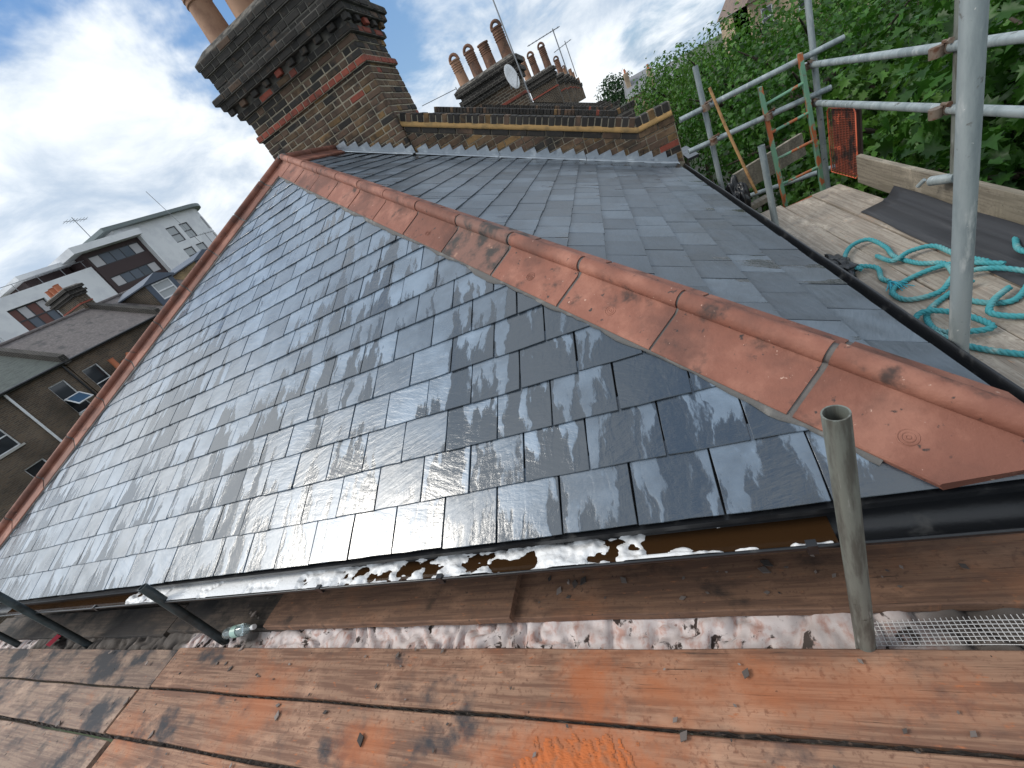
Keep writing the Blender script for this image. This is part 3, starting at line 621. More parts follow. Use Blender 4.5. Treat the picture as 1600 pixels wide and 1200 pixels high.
def wallcore(y0, y1, h0, h1, mtl, name, xa=PX0 + .004, xb=PX1 - .006, parent=par):
    k = [(xa, rake(xa) + h0), (xb, rake(xb) + h0), (xb, lvl + h1), (KN, lvl + h1), (xa, rake(xa) + h1)]
    v = [(x, y0, z) for x, z in k] + [(x, y1, z) for x, z in k]; n = len(k)
    return obj(name, v, [tuple(range(n)), tuple(n + i for i in range(n))[::-1]] + [(i, n + i, n + (i + 1) % n, (i + 1) % n) for i in range(n)], mtl, parent)
wallcore(WALLY + 0.008, WALLY + 0.235, -0.3, HB + .002, M_JOINT, 'wall_core')
z = -1.36; r_ = 0
while z < rake(PX0) + HB:
    u = PX0 - (0.1 if r_ % 2 else 0.215); k = r_
    while u < PX1:
        L_ = 0.1025 if k % 2 else 0.215; bx = [(max(u, PX0), z), (min(u + L_, PX1), z), (min(u + L_, PX1), z + .066), (max(u, PX0), z + .066)]
        if bx[1][0] - bx[0][0] > .02:
            for q in keep_between(bx, 0.03, HB):
                prism('brick', q, (0, WALLY, 0), X, Z, -Y, -.05, random.uniform(-.003, .006), pick((4, 6, 2, 2.2, .2)), par, bev=.004)
        u += L_ + .010; k += 1
    z += .0755; r_ += 1
T = V((1, 0, -SLP)).normalized(); TN = V((SLP, 0, 1)).normalized(); TL = math.hypot(KN - PX0, (KN - PX0) * SLP)
def rake_course(h, hh, L_, gapu, y0, dep, wts, jit=.004, name='brick'):
    """bricks laid along the rake and on along the level kneeler"""
    for (O, U, W, ln) in ((V((PX0, y0, rake(PX0) + h)), T, TN, TL), (V((KN, y0, lvl + h)), X, Z, PX1 - KN)):
        u = .004
        while u < ln - .02:
            l2 = min(L_, ln - u) * 1.0; j = random.uniform(-jit, jit)
            prism(name, [(u, j), (u + l2, j), (u + l2, hh + j), (u, hh + j)], O, U, W, -Y, -dep, random.uniform(-.004, .006), pick(wts), par, bev=.005)
            u += L_ + gapu + .003
rake_course(HB + .008, .066, .215, .012, WALLY, .24, (1, 2, 10, .4, .2))
wallcore(WALLY + .024, WALLY + .225, HB, HB + .226, M_JOINT, 'coping_core')
k = [(PX0, rake(PX0)), (KN, lvl), (PX1 - .01, lvl)]
v = []; f = []; n = 0
pts_ = [V((PX0 + (KN - PX0) * i / 60, 0, rake(PX0 + (KN - PX0) * i / 60))) for i in range(61)] + [V((KN + (PX1 - .01 - KN) * i / 10, 0, lvl)) for i in range(1, 11)]
for i, p in enumerate(pts_):
    a = .010 * fbm(i * .37, 2.0) ; b = .018 * fbm(i * .5, 9.0)
    v += [(p.x, WALLY - .004 - a, p.z + HB + .078), (p.x, WALLY - .014 - a, p.z + HB + .092), (p.x, WALLY + .018, p.z + HB + .135 + b), (p.x, WALLY + .06, p.z + HB + .15)]
    if i: f += [(4 * i - 4 + q, 4 * i + q, 4 * i + 1 + q, 4 * i - 3 + q) for q in range(3)]
obj('mortar_fillet', v, f, M_SAND, par, True)
rake_course(HB + .128, .105, .066, .011, WALLY + .016, .215, (.8, 2.0, 10, .5, .1))
# --- stepped lead flashing
m = MB(); v = []; f = []
st = 0.151
pts = []; x = PX0 - .02
def flash(xa, xb, y, parent, topz=None):
    """one cover flashing: saw-tooth steps cut into the courses above, dressed onto the slates below"""
    up = []; x = xa
    while x < xb - 1e-6:
        x2 = min(x + 0.1456, xb); up += [(x, rake(x) + .066), (x2, rake(x) + .066)]; x = x2
    low = [(xb, rake(xb) + .016), (xa, rake(xa) + .016)]
    k = up + low; v = [(a, y - .008, b) for a, b in k] + [(a, y + .004, b) for a, b in k]; n = len(k)
    f = [tuple(range(n))[::-1], tuple(range(n, 2 * n))] + [(i, (i + 1) % n, n + (i + 1) % n, n + i) for i in range(n)]
    o = obj('lead_flashing', v, f, M_LEAD, parent)
    n2 = 24; v = []; f = []
    for i in range(n2 + 1):
        x = xa + (xb - xa) * i / n2; w = .004 * vnoise(x * 9, 1)
        v += [(x, y - .006, rake(x) + .03), (x, y - .014, rake(x) + .021 + w), (x, y - .12 + .01 * vnoise(x * 7, 4), rake(x) + .0195 + w), (x, y - .122 + .01 * vnoise(x * 7, 4), rake(x) + .010)]
        if i: f += [(4 * i - 4 + q, 4 * i + q, 4 * i + 1 + q, 4 * i - 3 + q) for q in range(3)]
    obj('lead_apron', v, f, M_LEAD, parent, True)
for a, b in ((-2.36, -1.385), (-1.38, -0.405), (-0.40, 0.58)): flash(a, b, WALLY - .006, par)
flash(-3.36, -2.385, CY0 - .006, chim)
# kneeler verge beyond the parapet: little slated end
m = MB(); m.box((PX1 + .03, WALLY - .06, -1.0), X, Y, Z, (0, .12), (0, .9), (-.12, -.09)); m.build('verge_board', M_BLACK, par)
# ------------------------------------------------------------------ scaffold: boards
def board(x0, y0, length, ax, mtl, z=DECK, w=0.218, th=0.038, name='scaffold_board', label=None, group=None, warp=0.004, dy=0.0, band=True, roll=0.0):
    """plank whose long axis starts at (x0,y0) along ax; y0 is its right-hand edge"""
    ax = V(ax).normalized(); cr = V((-ax.y, ax.x, 0)); n = 14; v = []; f = []; ph = random.random() * 6
    sec = [(0, -th), (0, -.004), (.004, 0), (w * .33, .0012), (w * .66, .0), (w - .004, 0), (w, -.004), (w, -th)]
    for i in range(n + 1):
        t = length * i / n; b = warp * math.sin(ph + 3 * i / n) ; e = .0025 * math.sin(ph * 2 + i * 1.9)
        v += [V((x0, y0, z)) + ax * t + cr * (s + e) + Z * (q + b + dy * i / n + roll * (s / w - .5)) for s, q in sec]
        k = len(sec)
        if i: f += [((i - 1) * k + j, (i - 1) * k + (j + 1) % k, i * k + (j + 1) % k, i * k + j) for j in range(k)]
    f += [tuple(range(k))[::-1], tuple(n * k + j for j in range(k))]
    o = obj(name, v, f, mtl); auto_smooth(o, 30)
    return tag(o, label, 'board', group)
GF = 'boards of the front scaffold deck'
def fy(x, y): return y - 0.0335 * x
# y measured where x = 0; near boards of the walking deck
JX = -3.42
board(JX + .01, fy(JX, .497), 4.25, EX, M_WOOD, label='long orange-dusted deck board nearest the gutter, its edge along the netting', group=GF)
board(JX - .09, fy(JX, .268), 4.6, EX, M_WOOD, label='orange-dusted deck board second from the gutter, with a heap of brick dust', group=GF)
board(JX + .03, fy(JX, .030), 4.3, EX, M_WOOD, z=DECK - .006, label='orange-brown deck board third from the gutter at the bottom edge', group=GF)
board(JX + .02, fy(JX, -.20), 4.3, EX, M_WOOD, label='deck board fourth from the gutter, mostly below the frame', group=GF)
board(JX - 3.93, fy(JX - 3.93, .490), 3.9, EX, M_WOODL, z=DECK - .012, label='black-smudged grey deck board at the left, nearest the gutter', group=GF)
board(JX - 4.03, fy(JX - 4.03, .258), 3.9, EX, M_WOODL, z=DECK - .004, label='grimy grey-brown deck board at the left, second from the gutter', group=GF)
board(JX - 3.95, fy(JX - 3.95, .018), 3.9, EX, M_WOODL, z=DECK - .010, label='dark stained deck board at the bottom left corner', group=GF)
# inner boards against the wall, under the gutter
GI = 'inner boards under the front gutter'
board(-1.02, fy(-1.02, .832), 2.1, EX, M_WOODI, z=DECK - .002, label='brown inner board with black dirt flecks under the gutter, behind the short tube', group=GI)
board(-2.62, fy(-2.62, .812), 1.66, EX, M_WOODI, z=DECK + .036, label='brown inner board lying on top of its neighbours under the gutter', group=GI, band=False)
board(-3.75, fy(-3.75, .822), 1.25, EX, M_WOODD, z=DECK - .004, label='dirt-blackened inner board beside the plastic bottle', group=GI)
board(-7.4, fy(-7.4, .80), 3.62, EX, M_WOODD, z=DECK - .01, label='dirt-blackened inner board at the far left under the gutter', group=GI)
board(-7.4, fy(-7.4, 1.04), 6.6, EX, M_WOODD, z=DECK - .05, label='dark board tucked against the wall under the gutter', group=GI)
board(-1.0, fy(-1.0, 1.06), 2.1, EX, M_WOODI, z=DECK - .03, label='brown board tucked against the wall right of the overlapping board', group=GI)
# ------------------------------------------------------------------ crumpled debris sheet between the boards
def sheet():
    v = []; f = []; nx, ny = 900, 22
    for i in range(nx + 1):
        x = -7.2 + 8.0 * i / nx
        for j in range(ny + 1):
            e = j / ny; y = fy(x, 0.66 + .30 * e)
            r = fbm(x * 14 + .8 * e, 1.0 + e * .6, 3); rid = abs(fbm(x * 9 + e * .9, 5.0 + e * 1.2, 3) - .5) * 2
            pf = abs(math.sin(math.pi * (x * 5 + 6.5 * fbm(x * 2.6, e * .9 + 3, 4) + .6 * e))) ** .5 * (.75 + .9 * fbm(x * 3.3, 8.0 + e, 2)); p2 = abs(math.sin(math.pi * (e * 2.2 + 1.6 * fbm(x * 6, e * 2, 2)))) ** .7
            h = .036 * pf * (.6 + .4 * p2) + .014 * fbm(x * 40, e * 12, 3) + .012 * r - .012
            v.append((x, y, DECK - .075 + h))
    for i in range(nx):
        for j in range(ny):
            a = i * (ny + 1) + j; f.append((a, a + ny + 1, a + ny + 2, a + 1))
    mm = mat('debris_sheet', (0.66, 0.58, 0.56), 0.6, layers=[((0.50, 0.30, 0.25), ((26, 0, 0), (0, 14, 0), (0, 0, 60)), 0.46, 0.70, 7, None, 1), ((0.045, 0.03, 0.025), ((12, 0, 0), (0, 9, 0), (0, 0, 40)), 0.565, 0.62, 6, 0.9, 2), ((0.10, 0.085, 0.075), ((.55, 0, 0), (0, .1, 0), (0, 0, .1)), 0.50, 0.56, 3, 0.9, 12)], bump=(((260, 0, 0), (0, 260, 0), (0, 0, 100)), .35, .002, 2))
    return tag(obj('debris_sheet', v, f, mm, None, True), 'crumpled white and pink plastic sheet in the gap between deck boards', 'sheet')
sheet()
# strip of reinforced netting lying on it
m = MB(); nz = DECK - .030
for k in range(7): m.tube([(0.25, fy(.25, .735 + .0105 * k), nz), (.5, fy(.5, .735 + .0105 * k), nz + .006), (0.75, fy(.75, .735 + .0105 * k), nz)], .0011, 4)
for k in range(40): m.tube([(.25 + k * .0125, fy(.25, .732), nz + .003), (.25 + k * .0125 + .004, fy(.25, .802), nz + .003)], .0011, 4)
tag(m.build('netting', mat('white_net', (.7, .68, .66), .6)), 'white square-mesh netting beside the foot of the short tube', 'netting')
# ------------------------------------------------------------------ scaffold: tubes
def standard(x, y, z0, z1, mtl, label, group='upright scaffold tubes', lean=(0, 0), name='scaffold_tube'):
    t = thing(name, (x, y, z0), label, 'scaffold tube', group)
    m = MB(); m.pipe((x, y, z0), (x + lean[0], y + lean[1], z1), 0.02415, 22); auto_smooth(m.build('tube', mtl, t), 40); return t
standard(0.222, 0.722, DECK - .2, -0.681, M_TUBE, 'short weathered scaffold tube standing in front of the hip tiles')
standard(-3.04, .872, DECK - .2, -1.005, M_TUBE_D, 'short dark scaffold tube beside the plastic bottle')
standard(-4.885, .915, DECK - .2, -0.86, M_TUBE_D, 'dark scaffold tube behind the red and white packet')
standard(-6.35, .965, DECK - .2, -0.86, M_TUBE_D, 'dark scaffold tube at the far left edge')
def coupler(c, a1, a2, parent, big=1.0):
    """clamp where two tubes cross: two bands and a bolt"""
    m = MB(); c = V(c); a1, a2 = V(a1).normalized(), V(a2).normalized(); nn = a1.cross(a2).normalized()
    m.tube([c - a1 * .026 * big, c + a1 * .026 * big], .031 * big, 14); m.tube([c + nn * .049 - a2 * .026 * big, c + nn * .049 + a2 * .026 * big], .031 * big, 14)
    m.tube([c + nn * .02 + a2 * .035, c + nn * .02 + a2 * .035 + a1 * .06], .009, 8); m.tube([c + nn * .02 + a2 * .035 + a1 * .05, c + nn * .02 + a2 * .035 + a1 * .064], .015, 6)
    return auto_smooth(m.build('coupler', M_COUPLER, parent), 45)
big = standard(0.80, 1.435, -2.3, 1.6, M_GALV, 'thick galvanised tube in the foreground beside the side gutter')
m = MB(); m.tube([(.80, 1.435, -1.245), (.80, 1.435, -1.205)], .0262, 20); m.build('collar', M_TUBE, big)
standard(1.70, 3.14, -1.33, 1.4, M_TUBE, 'rough grey tube behind the thick foreground tube, clamped above the toe board')
s1 = standard(1.70, 4.97, DECK - .6, 1.2, M_GALV, 'grey tube at the far corner of the side platform by the ladder')
standard(0.80, 4.92, DECK - 1.0, -0.20, M_GALV, 'grey tube beyond the side slope, left of the wooden stick')
standard(0.965, 3.92, DECK - .5, -0.865, M_GALV, 'short grey stub tube standing beside the black side gutter', lean=(-.012, .0))
def rail(p, q, mtl, label, clamps=(), group='guard rails of the side scaffold'):
    t = thing('guard_rail', (V(p) + V(q)) / 2, label, 'rail', group)
    m = MB(); m.pipe(p, q, 0.02415, 20); auto_smooth(m.build('tube', mtl, t), 40)
    d = (V(q) - V(p)).normalized()
    for c in clamps: coupler(c, d, Z, t)
    return t
rail((1.655, 5.10, -.632), (1.69, 0.4, -.632), M_GALV, 'upper galvanised guard rail running along the side platform', [(1.658, 4.92, -.632), (1.668, 3.17, -.632)])
rail((1.655, 5.06, -.938), (1.69, 0.4, -.935), M_GALV, 'lower galvanised guard rail running along the side platform', [(1.658, 4.92, -.938), (1.668, 3.17, -.936)])
rail((0.57, 4.865, -.545), (1.90, 4.915, -.555), M_GALV, 'upper cross rail at the far end of the side platform', [(.80, 4.875, -.547)])
rail((0.58, 4.865, -.84), (1.78, 4.915, -.875), M_GALV, 'lower cross rail at the far end of the side platform', [(.80, 4.875, -.846), (1.27, 4.89, -.86)])
rail((0.9, 5.3, -1.60), (1.95, 5.1, -1.62), M_GALV, 'low transom tube below the ladder foot', [])
# small clamp fitting near the toe board
t = thing('scaffold_clamp', (1.66, 3.18, -1.34), 'grey clamp hanging from the tube above the toe board', 'clamp')
m = MB(); m.tube([(1.64, 3.25, -1.345), (1.69, 3.12, -1.325)], .028, 12); auto_smooth(m.build('clamp_body', M_GALV, t), 45)
m = MB(); m.tube([(1.62, 3.27, -1.33), (1.60, 3.30, -1.37)], .012, 8); m.build('bolt', M_GALV, t)
# ------------------------------------------------------------------ side platform
GS = 'boards of the side platform'
sx = lambda y: -0.028 * (y - 2.5) * 0.3
board(1.052 + .0, 0.20, 5.4, EY, M_WOODG, z=DECK, label='grey side-platform board running beside the black gutter', group=GS)
board(1.280, 0.62, 3.90, EY, M_WOODG, z=DECK + .001, label='grey side-platform board under the rope coils, second from the gutter', group=GS)
board(1.508, 0.55, 3.90, EY, M_WOODG, z=DECK - .003, label='grey side-platform board half under the black sheet', group=GS)
board(1.735, 0.58, 3.90, EY, M_WOODG, z=DECK, label='grey side-platform board against the toe board', group=GS)
board(0.822, 1.55, 4.2, EY, M_WOODG, z=DECK - .006, label='grey board closest to the house wall under the gutter edge', group=GS)
def upright_board(p, q, h, mtl, label, th=.038):
    p, q = V(p), V(q); d = (q - p).normalized(); n = V((d.y, -d.x, 0)).normalized(); up = d.cross(n); up = up if up.z > 0 else -up; L_ = (q - p).length
    v = []; f = []; k = 10; sec = [(0, 0), (th, 0), (th, h - .004), (th - .004, h), (.004, h), (0, h - .004)]
    for i in range(k + 1):
        t = L_ * i / k; e = .004 * math.sin(i * 1.3 + p.x * 7)
        v += [p + d * t + n * (a + e) + up * b for a, b in sec]
        if i: f += [((i - 1) * 6 + j, (i - 1) * 6 + (j + 1) % 6, i * 6 + (j + 1) % 6, i * 6 + j) for j in range(6)]
    f += [tuple(range(6))[::-1], tuple(k * 6 + j for j in range(6))]
    return tag(auto_smooth(obj('toe_board', v, f, mtl), 30), label, 'board', 'toe boards of the side platform')
upright_board((1.745, 4.36, DECK - .005), (1.775, 0.5, DECK - .005), .222, M_WOODT, 'long weathered toe board along the outer edge of the side platform')
upright_board((0.97, 5.16, DECK + .07), (1.66, 5.36, DECK + .13), .222, M_WOODT, 'weathered toe board across the far end behind the ladder')
t_ = board(0.78, 4.52, .42, V((.9, .42, 0)), M_WOODT, z=DECK + .075, w=.09, th=.05, label='short dark timber offcut beside the stub tube', warp=.0)
# ladder
lad = thing('ladder', (1.47, 4.9, DECK - 1.2), 'green and orange painted ladder rising through the far end of the platform', 'ladder')
M_LADG = mat('ladder_paint', (0.16, 0.33, 0.22), 0.55, 0.2, layers=[((0.42, 0.13, 0.05), ((9, 0, 0), (0, 9, 0), (0, 0, 5)), 0.50, 0.56, 4, None, 1), ((0.2, 0.2, 0.17), 20, 0.6, 0.7, 4, None, 2)])
la, lb = V((1.25, 4.88, -.60)), V((1.565, 4.86, -.50)); dn = V((.055, .02, -1.0)); 
for nm, p, k in (('stile', la, 2.2), ('stile', lb, 2.2)):
    m = MB(); d = dn.normalized(); m.box(p, X, Y, d, (-.014, .014), (-.03, .03), (0, k)); m.build(nm, M_LADG, lad)
for i in range(8):
    t = .16 + .25 * i; m = MB(); m.tube([la + dn * t, lb + dn * (t + .07)], .013, 10); m.build('rung', M_LADG, lad)
# orange brick-guard mesh
gd = thing('brick_guard', (1.69, 4.6, DECK), 'orange wire mesh brick guard panel at the end of the toe board', 'mesh guard')
M_OR = mat('orange_paint', (0.62, 0.13, 0.06), 0.5, layers=[((0.25, 0.07, 0.04), 18, 0.5, 0.68, 4, None, 1)])
M_ORD = mat('rusty_mesh', (0.20, 0.05, 0.028), 0.6, layers=[((0.55, 0.12, 0.06), 9, 0.56, 0.66, 5, None, 1), ((.03, .02, .018), 6, .5, .62, 4, None, 2)])
ga, gb, gh = V((1.705, 4.85, -1.565)), V((1.715, 4.365, -1.555)), 0.555; gu = (gb - ga).normalized(); gl = (gb - ga).length; lean = V((.02, 0, 1)).normalized()
pc = [ga + gu * .03, ga, ga + lean * .03, ga + lean * (gh - .03), ga + lean * gh + gu * .03, gb + lean * gh - gu * .03, gb + lean * (gh - .03), gb + lean * .03, gb - gu * .03, ga + gu * .03]
m = MB(); m.tube(pc, .0055, 8); auto_smooth(m.build('frame', M_OR, gd), 50)
m = MB()
for i in range(38): m.tube([ga + lean * (.02 + (gh - .03) * i / 38), gb + lean * (.02 + (gh - .03) * i / 38)], .0032, 5)
tag(m.build('wire', M_ORD, gd), kind='stuff')
m = MB()
for i in range(1, 9): m.tube([ga + gu * (gl * i / 9) + X * -.004, ga + gu * (gl * i / 9) + lean * gh + X * -.004], .0032, 5)
tag(m.build('upright_wire', M_ORD, gd), kind='stuff')
m = MB(); m.box(ga + X * .03, gu, X, lean, (.0, gl), (0, .012), (.0, gh * .96)); m.build('backing_board', mat('dark_ply', (.035, .022, .018), .8), gd)
# wooden stick
m = MB(); m.tube([(0.845, 4.75, -.40), (0.90, 4.72, -.75), (1.03, 4.66, -1.42)], [.012, .013, .013], 10); tag(auto_smooth(m.build('wooden_stick', M_STICK)), 'thin brown wooden stick leaning between tubes at the far end', 'stick')
# dark sheet of lead-coloured membrane folded up at the toe board
M_MEMB = mat('black_membrane', (0.03, 0.031, 0.035), 0.5, layers=[((0.05, 0.05, 0.053), ((60, 0, 0), (0, 2, 0), (0, 0, 9)), 0.5, 0.7, 4, 0.55, 1)], bump=(((70, 0, 0), (0, 2.5, 0), (0, 0, 30)), .4, .004, 3))
v = []; f = []; prof_ = [(0, .006), (.06, .005), (.12, .006), (.155, .008), (.17, .024), (.18, .018), (.20, .035), (.235, .085)]
for i in range(25):
    t = i / 24; y = 3.70 - 3.0 * t
    for (a, b) in prof_: v.append((1.452 + a + .012 * t + .004 * math.sin(i * .9), y + a * .25 + .006 * math.sin(i * 2.0 + a * 9), DECK + .003 + b + .002 * math.sin(i * 1.1 + a * 20)))
    k = len(prof_)
    if i: f += [((i - 1) * k + j, i * k + j, i * k + j + 1, (i - 1) * k + j + 1) for j in range(k - 1)]
o = obj('membrane_sheet', v, f, M_MEMB, None, True); o.modifiers.new('t', 'SOLIDIFY').thickness = .003; tag(o, 'strip of black roofing membrane lying along the toe board', 'sheet')
# teal rope
def smooth_path(P, n=14):
    P = [V(p) for p in P]; out = []
    for i in range(len(P) - 1):
        a, b, c, d = P[max(i - 1, 0)], P[i], P[i + 1], P[min(i + 2, len(P) - 1)]
        for k in range(n):
            t = k / n; out.append(0.5 * ((2 * b) + (c - a) * t + (2 * a - 5 * b + 4 * c - d) * t * t + (3 * b - a - 3 * c + d) * t ** 3))
    return out + [P[-1]]
M_ROPE = mat('teal_rope', (0.045, 0.27, 0.30), 0.8, layers=[((0.16, 0.34, 0.34), 6, 0.46, 0.68, 5, None, 1), ((0.35, 0.42, 0.38), 12, 0.62, 0.75, 4, None, 2)], bump=(300, .4, .002, 2))
rope = thing('rope', (1.2, 2.5, DECK), 'loose coils of teal rope on the side platform', 'rope')
def twist_rope(P, r=.0125, name='rope_strand'):
    """three-strand laid rope along a path"""
    pts = smooth_path(P, 16); 
    # resample evenly
    d = [0]; 
    for a, b in zip(pts, pts[1:]): d.append(d[-1] + (b - a).length)
    n = int(d[-1] / .008); q = []; j = 0
    for i in range(n + 1):
        s = d[-1] * i / n
        while j < len(d) - 2 and d[j + 1] < s: j += 1
        q.append(pts[j].lerp(pts[j + 1], (s - d[j]) / max(1e-9, d[j + 1] - d[j])))
    for k in range(3):
        path = []; t = (q[1] - q[0]).normalized(); a = t.orthogonal().normalized()
        for i, p in enumerate(q):
            t2 = (q[min(i + 1, n)] - q[max(i - 1, 0)]).normalized(); a = (a - t2 * a.dot(t2)).normalized(); b = t2.cross(a)
            th = 2 * math.pi * (i * .008 / .062 + k / 3); path.append(p + (a * math.cos(th) + b * math.sin(th)) * r * .52)
        m = MB(); m.tube(path, r * .62, 7); auto_smooth(m.build(name, M_ROPE, rope), 80)
D = DECK + .014; H2 = D + .026
twist_rope([(1.075, 2.78, D + .03), (1.06, 2.95, D + .03), (1.16, 3.13, D + .025), (1.27, 3.16, D + .02), (1.30, 3.02, D + .0), (1.275, 2.86, D), (1.31, 2.70, D), (1.36, 2.58, D + .02), (1.32, 2.42, D + .03), (1.26, 2.25, D), (1.36, 2.12, D), (1.52, 2.26, D), (1.62, 2.36, D), (1.70, 2.2, D + .01), (1.70, 1.8, D)])
twist_rope([(1.08, 2.86, D + .02), (1.15, 2.78, D + .01), (1.12, 2.66, D), (1.13, 2.60, D)])
twist_rope([(1.22, 2.94, D + .0), (1.23, 2.78, D + .02), (1.33, 2.82, D + .024), (1.43, 2.80, D + .02), (1.46, 2.66, D), (1.50, 2.50, D)])
twist_rope([(1.50, 2.40, D + .026), (1.38, 2.54, D + .026), (1.25, 2.58, D), (1.10, 2.50, D), (1.10, 2.37, D), (1.22, 2.34, D + .01), (1.33, 2.42, D + .03), (1.45, 2.38, D + .03), (1.54, 2.26, D + .01), (1.62, 2.05, D)])
twist_rope([(1.34, 2.33, D + .03), (1.22, 2.30, D), (1.10, 2.20, D), (1.06, 2.06, D), (1.10, 1.97, D + .02), (1.20, 1.95, D + .02), (1.16, 2.10, D + .03), (1.07, 2.18, D + .03), (.99, 2.10, D), (.96, 1.98, D)])
twist_rope([(1.40, 2.20, D + .02), (1.30, 2.12, D + .03), (1.25, 2.04, D + .02), (1.36, 1.98, D), (1.50, 2.05, D), (1.66, 2.0, D)])
twist_rope([(1.00, 2.16, D), (1.02, 2.05, D + .02), (1.09, 1.88, D), (1.20, 1.74, D), (1.36, 1.62, D), (1.5, 1.5, D)])
twist_rope([(1.70, 2.66, D), (1.66, 2.60, D + .02), (1.60, 2.45, D + .03), (1.70, 2.3, D + .03)])
m = MB()     # frayed end
for k in range(26):
    a = V((1.125, 2.60, D)); dd = V((random.uniform(-.5, .6), -1, random.uniform(-.1, .25))).normalized()
    m.tube([a, a + dd * .05 + Z * random.uniform(-.005, .012), a + dd * random.uniform(.08, .12) + V((random.uniform(-.02, .02), 0, -.008))], .0022, 4)
tag(m.build('frayed_end', mat('frayed_teal', (.03, .33, .42), .7), rope), kind='stuff')
# crumpled black plastic
def crumple(name, c, size, label, cat, seed, mtl=M_BLACK):
    v = []; f = []; nu, nv = 72, 40
    for j in range(nv + 1):
        ph = math.pi * j / nv
        for i in range(nu):
            th = 2 * math.pi * i / nu; a, b, d = math.sin(ph) * math.cos(th), math.sin(ph) * math.sin(th), math.cos(ph)
            r = .75 + .55 * abs(fbm(1.6 * a + seed, 1.6 * b + 1.1 * d + seed, 2) - .5) * 2 + .22 * abs(fbm(3.5 * a + d + seed, 3.5 * b - 2 * d + seed, 3) - .5) * 2
            v.append((c[0] + size[0] * r * a, c[1] + size[1] * r * b, c[2] + max(-size[2] * .45, size[2] * r * d)))
    for j in range(nv):
        for i in range(nu): f.append((j * nu + i, j * nu + (i + 1) % nu, (j + 1) * nu + (i + 1) % nu, (j + 1) * nu + i))
    return tag(obj(name, v, f, mtl, None, True), label, cat)
crumple('plastic_scrap', (1.02, 2.93, DECK + .035), (.075, .16, .05), 'crumpled black plastic scrap where the rope starts', 'plastic', 2.0)
crumple('rubbish_sack', (0.86, 4.66, DECK + .12), (.11, .20, .24), 'black plastic sack beside the gutter, below the wooden stick', 'sack', 9.0)
# ------------------------------------------------------------------ litter on the front scaffold
bt = thing('plastic_bottle', (-2.77, .875, DECK), 'clear crushed plastic bottle lying beside the short dark tube', 'bottle')
M_PET = mat('clear_plastic', (0.62, 0.72, 0.72), 0.12, trans=0.85); 
p0, p1 = V((-2.93, .868, DECK + .045)), V((-2.67, .895, DECK + .05)); ax = (p1 - p0).normalized(); L_ = (p1 - p0).length
pr = [(0, .006), (.005, .020), (.02, .030), (.05, .033), (.08, .030), (.10, .034), (.14, .031), (.17, .034), (.20, .026), (.225, .014), (.235, .0125), (.25, .0125)]
m = MB(); m.tube([p0 + ax * a for a, b in pr], [b for a, b in pr], 18); auto_smooth(m.build('body', M_PET, bt), 60)
m = MB(); m.tube([p0 + ax * .242, p0 + ax * .262], .0145, 16); m.build('cap', mat('white_cap', (.7, .7, .7), .4), bt)
m = MB(); m.tube([p0 + ax * .09, p0 + ax * .135], .0345, 18, cap=False); m.build('label_band', mat('pale_green_band', (.35, .52, .45), .4), bt)
pk = thing('packet', (-5.42, .95, DECK - .03), 'crushed red and white packet beside a dark tube', 'packet')
m = MB(); a = V((-5.5, .955, DECK - .01)); m.box(a, V((.93, -.2, .28)).normalized(), V((.2, .97, 0)).normalized(), V((-.28, 0, .95)).normalized(), (-.11, .06), (-.04, .045), (0, .03)); m.build('lower_half', mat('white_card', (.66, .62, .62), .5), pk)
m = MB(); m.box(a, V((.93, -.2, .28)).normalized(), V((.2, .97, 0)).normalized(), V((-.28, 0, .95)).normalized(), (.062, .13), (-.041, .046), (-.001, .031)); m.build('lid', mat('red_card', (.55, .03, .06), .45), pk)
# chips of slate, grit and twigs
m = MB()
for i in range(240):
    t = random.random()
    if t < .35: x = random.uniform(-2.2, .5); y = random.uniform(.05, .72); z = DECK
    elif t < .75: x = random.uniform(-6, -2.2); y = random.uniform(.05, .74); z = DECK
    else: x = random.uniform(-3.0, .55); y = random.uniform(.86, 1.02); z = DECK + .0
    y = fy(x, y); s = random.choice((.004, .005, .006, .008, .014)) * random.uniform(.6, 1.3); r = random.random() * 6.3
    c = V((x, y, z + .003)); u = V((math.cos(r), math.sin(r), random.uniform(-.1, .1))); w = V((-math.sin(r), math.cos(r), random.uniform(-.1, .1)))
    k = [c + u * s * 1.6, c + w * s, c - u * s * 1.3, c - w * s * .8]
    m.add([p + Z * .001 for p in k] + [p + Z * (.001 + s * .35) for p in k], [(4, 5, 6, 7), (0, 1, 5, 4), (1, 2, 6, 5), (2, 3, 7, 6), (3, 0, 4, 7)])
tag(m.build('debris', mat('grit', (.16, .13, .115), .9, island=.8)), 'scattered slate chips and grit on the deck boards', 'debris', kind='stuff')
# heap of orange brick dust
v = []; f = []; n = 120
for i in range(n + 1):
    for j in range(n + 1):
        x = -.93 + .56 * i / n; y = fy(x, .262 + .215 * j / n); e = 1 - math.hypot((i / n - .5) * 1.1, (j / n - .42) * .95) * 2
        hgt = .010 * max(-.9, e - .30) * (.3 + 1.0 * fbm(x * 16, y * 16, 5)) + .009 * (fbm(x * 70 + 30 * y, y * 26, 4) - .5) + .0022 * (random.random() - .5) - .0022
        v.append((x, y, DECK + .001 + max(-.003, hgt)))
for i in range(n):
    for j in range(n): f.append((i * (n + 1) + j, (i + 1) * (n + 1) + j, (i + 1) * (n + 1) + j + 1, i * (n + 1) + j + 1))
f = [q for q in f if max(v[k][2] for k in q) > DECK - .001]
tag(obj('brick_dust', v, f, mat('orange_dust', (0.50, 0.14, 0.042), 0.95, layers=[((.37, .14, .065), 25, .45, .65, 8, None, 1)], bump=(200, .5, .003, 3)), None, False), 'low heap of orange brick dust on the deck board', 'dust', kind='stuff').data.polygons.foreach_set('use_smooth', [True] * len(f))
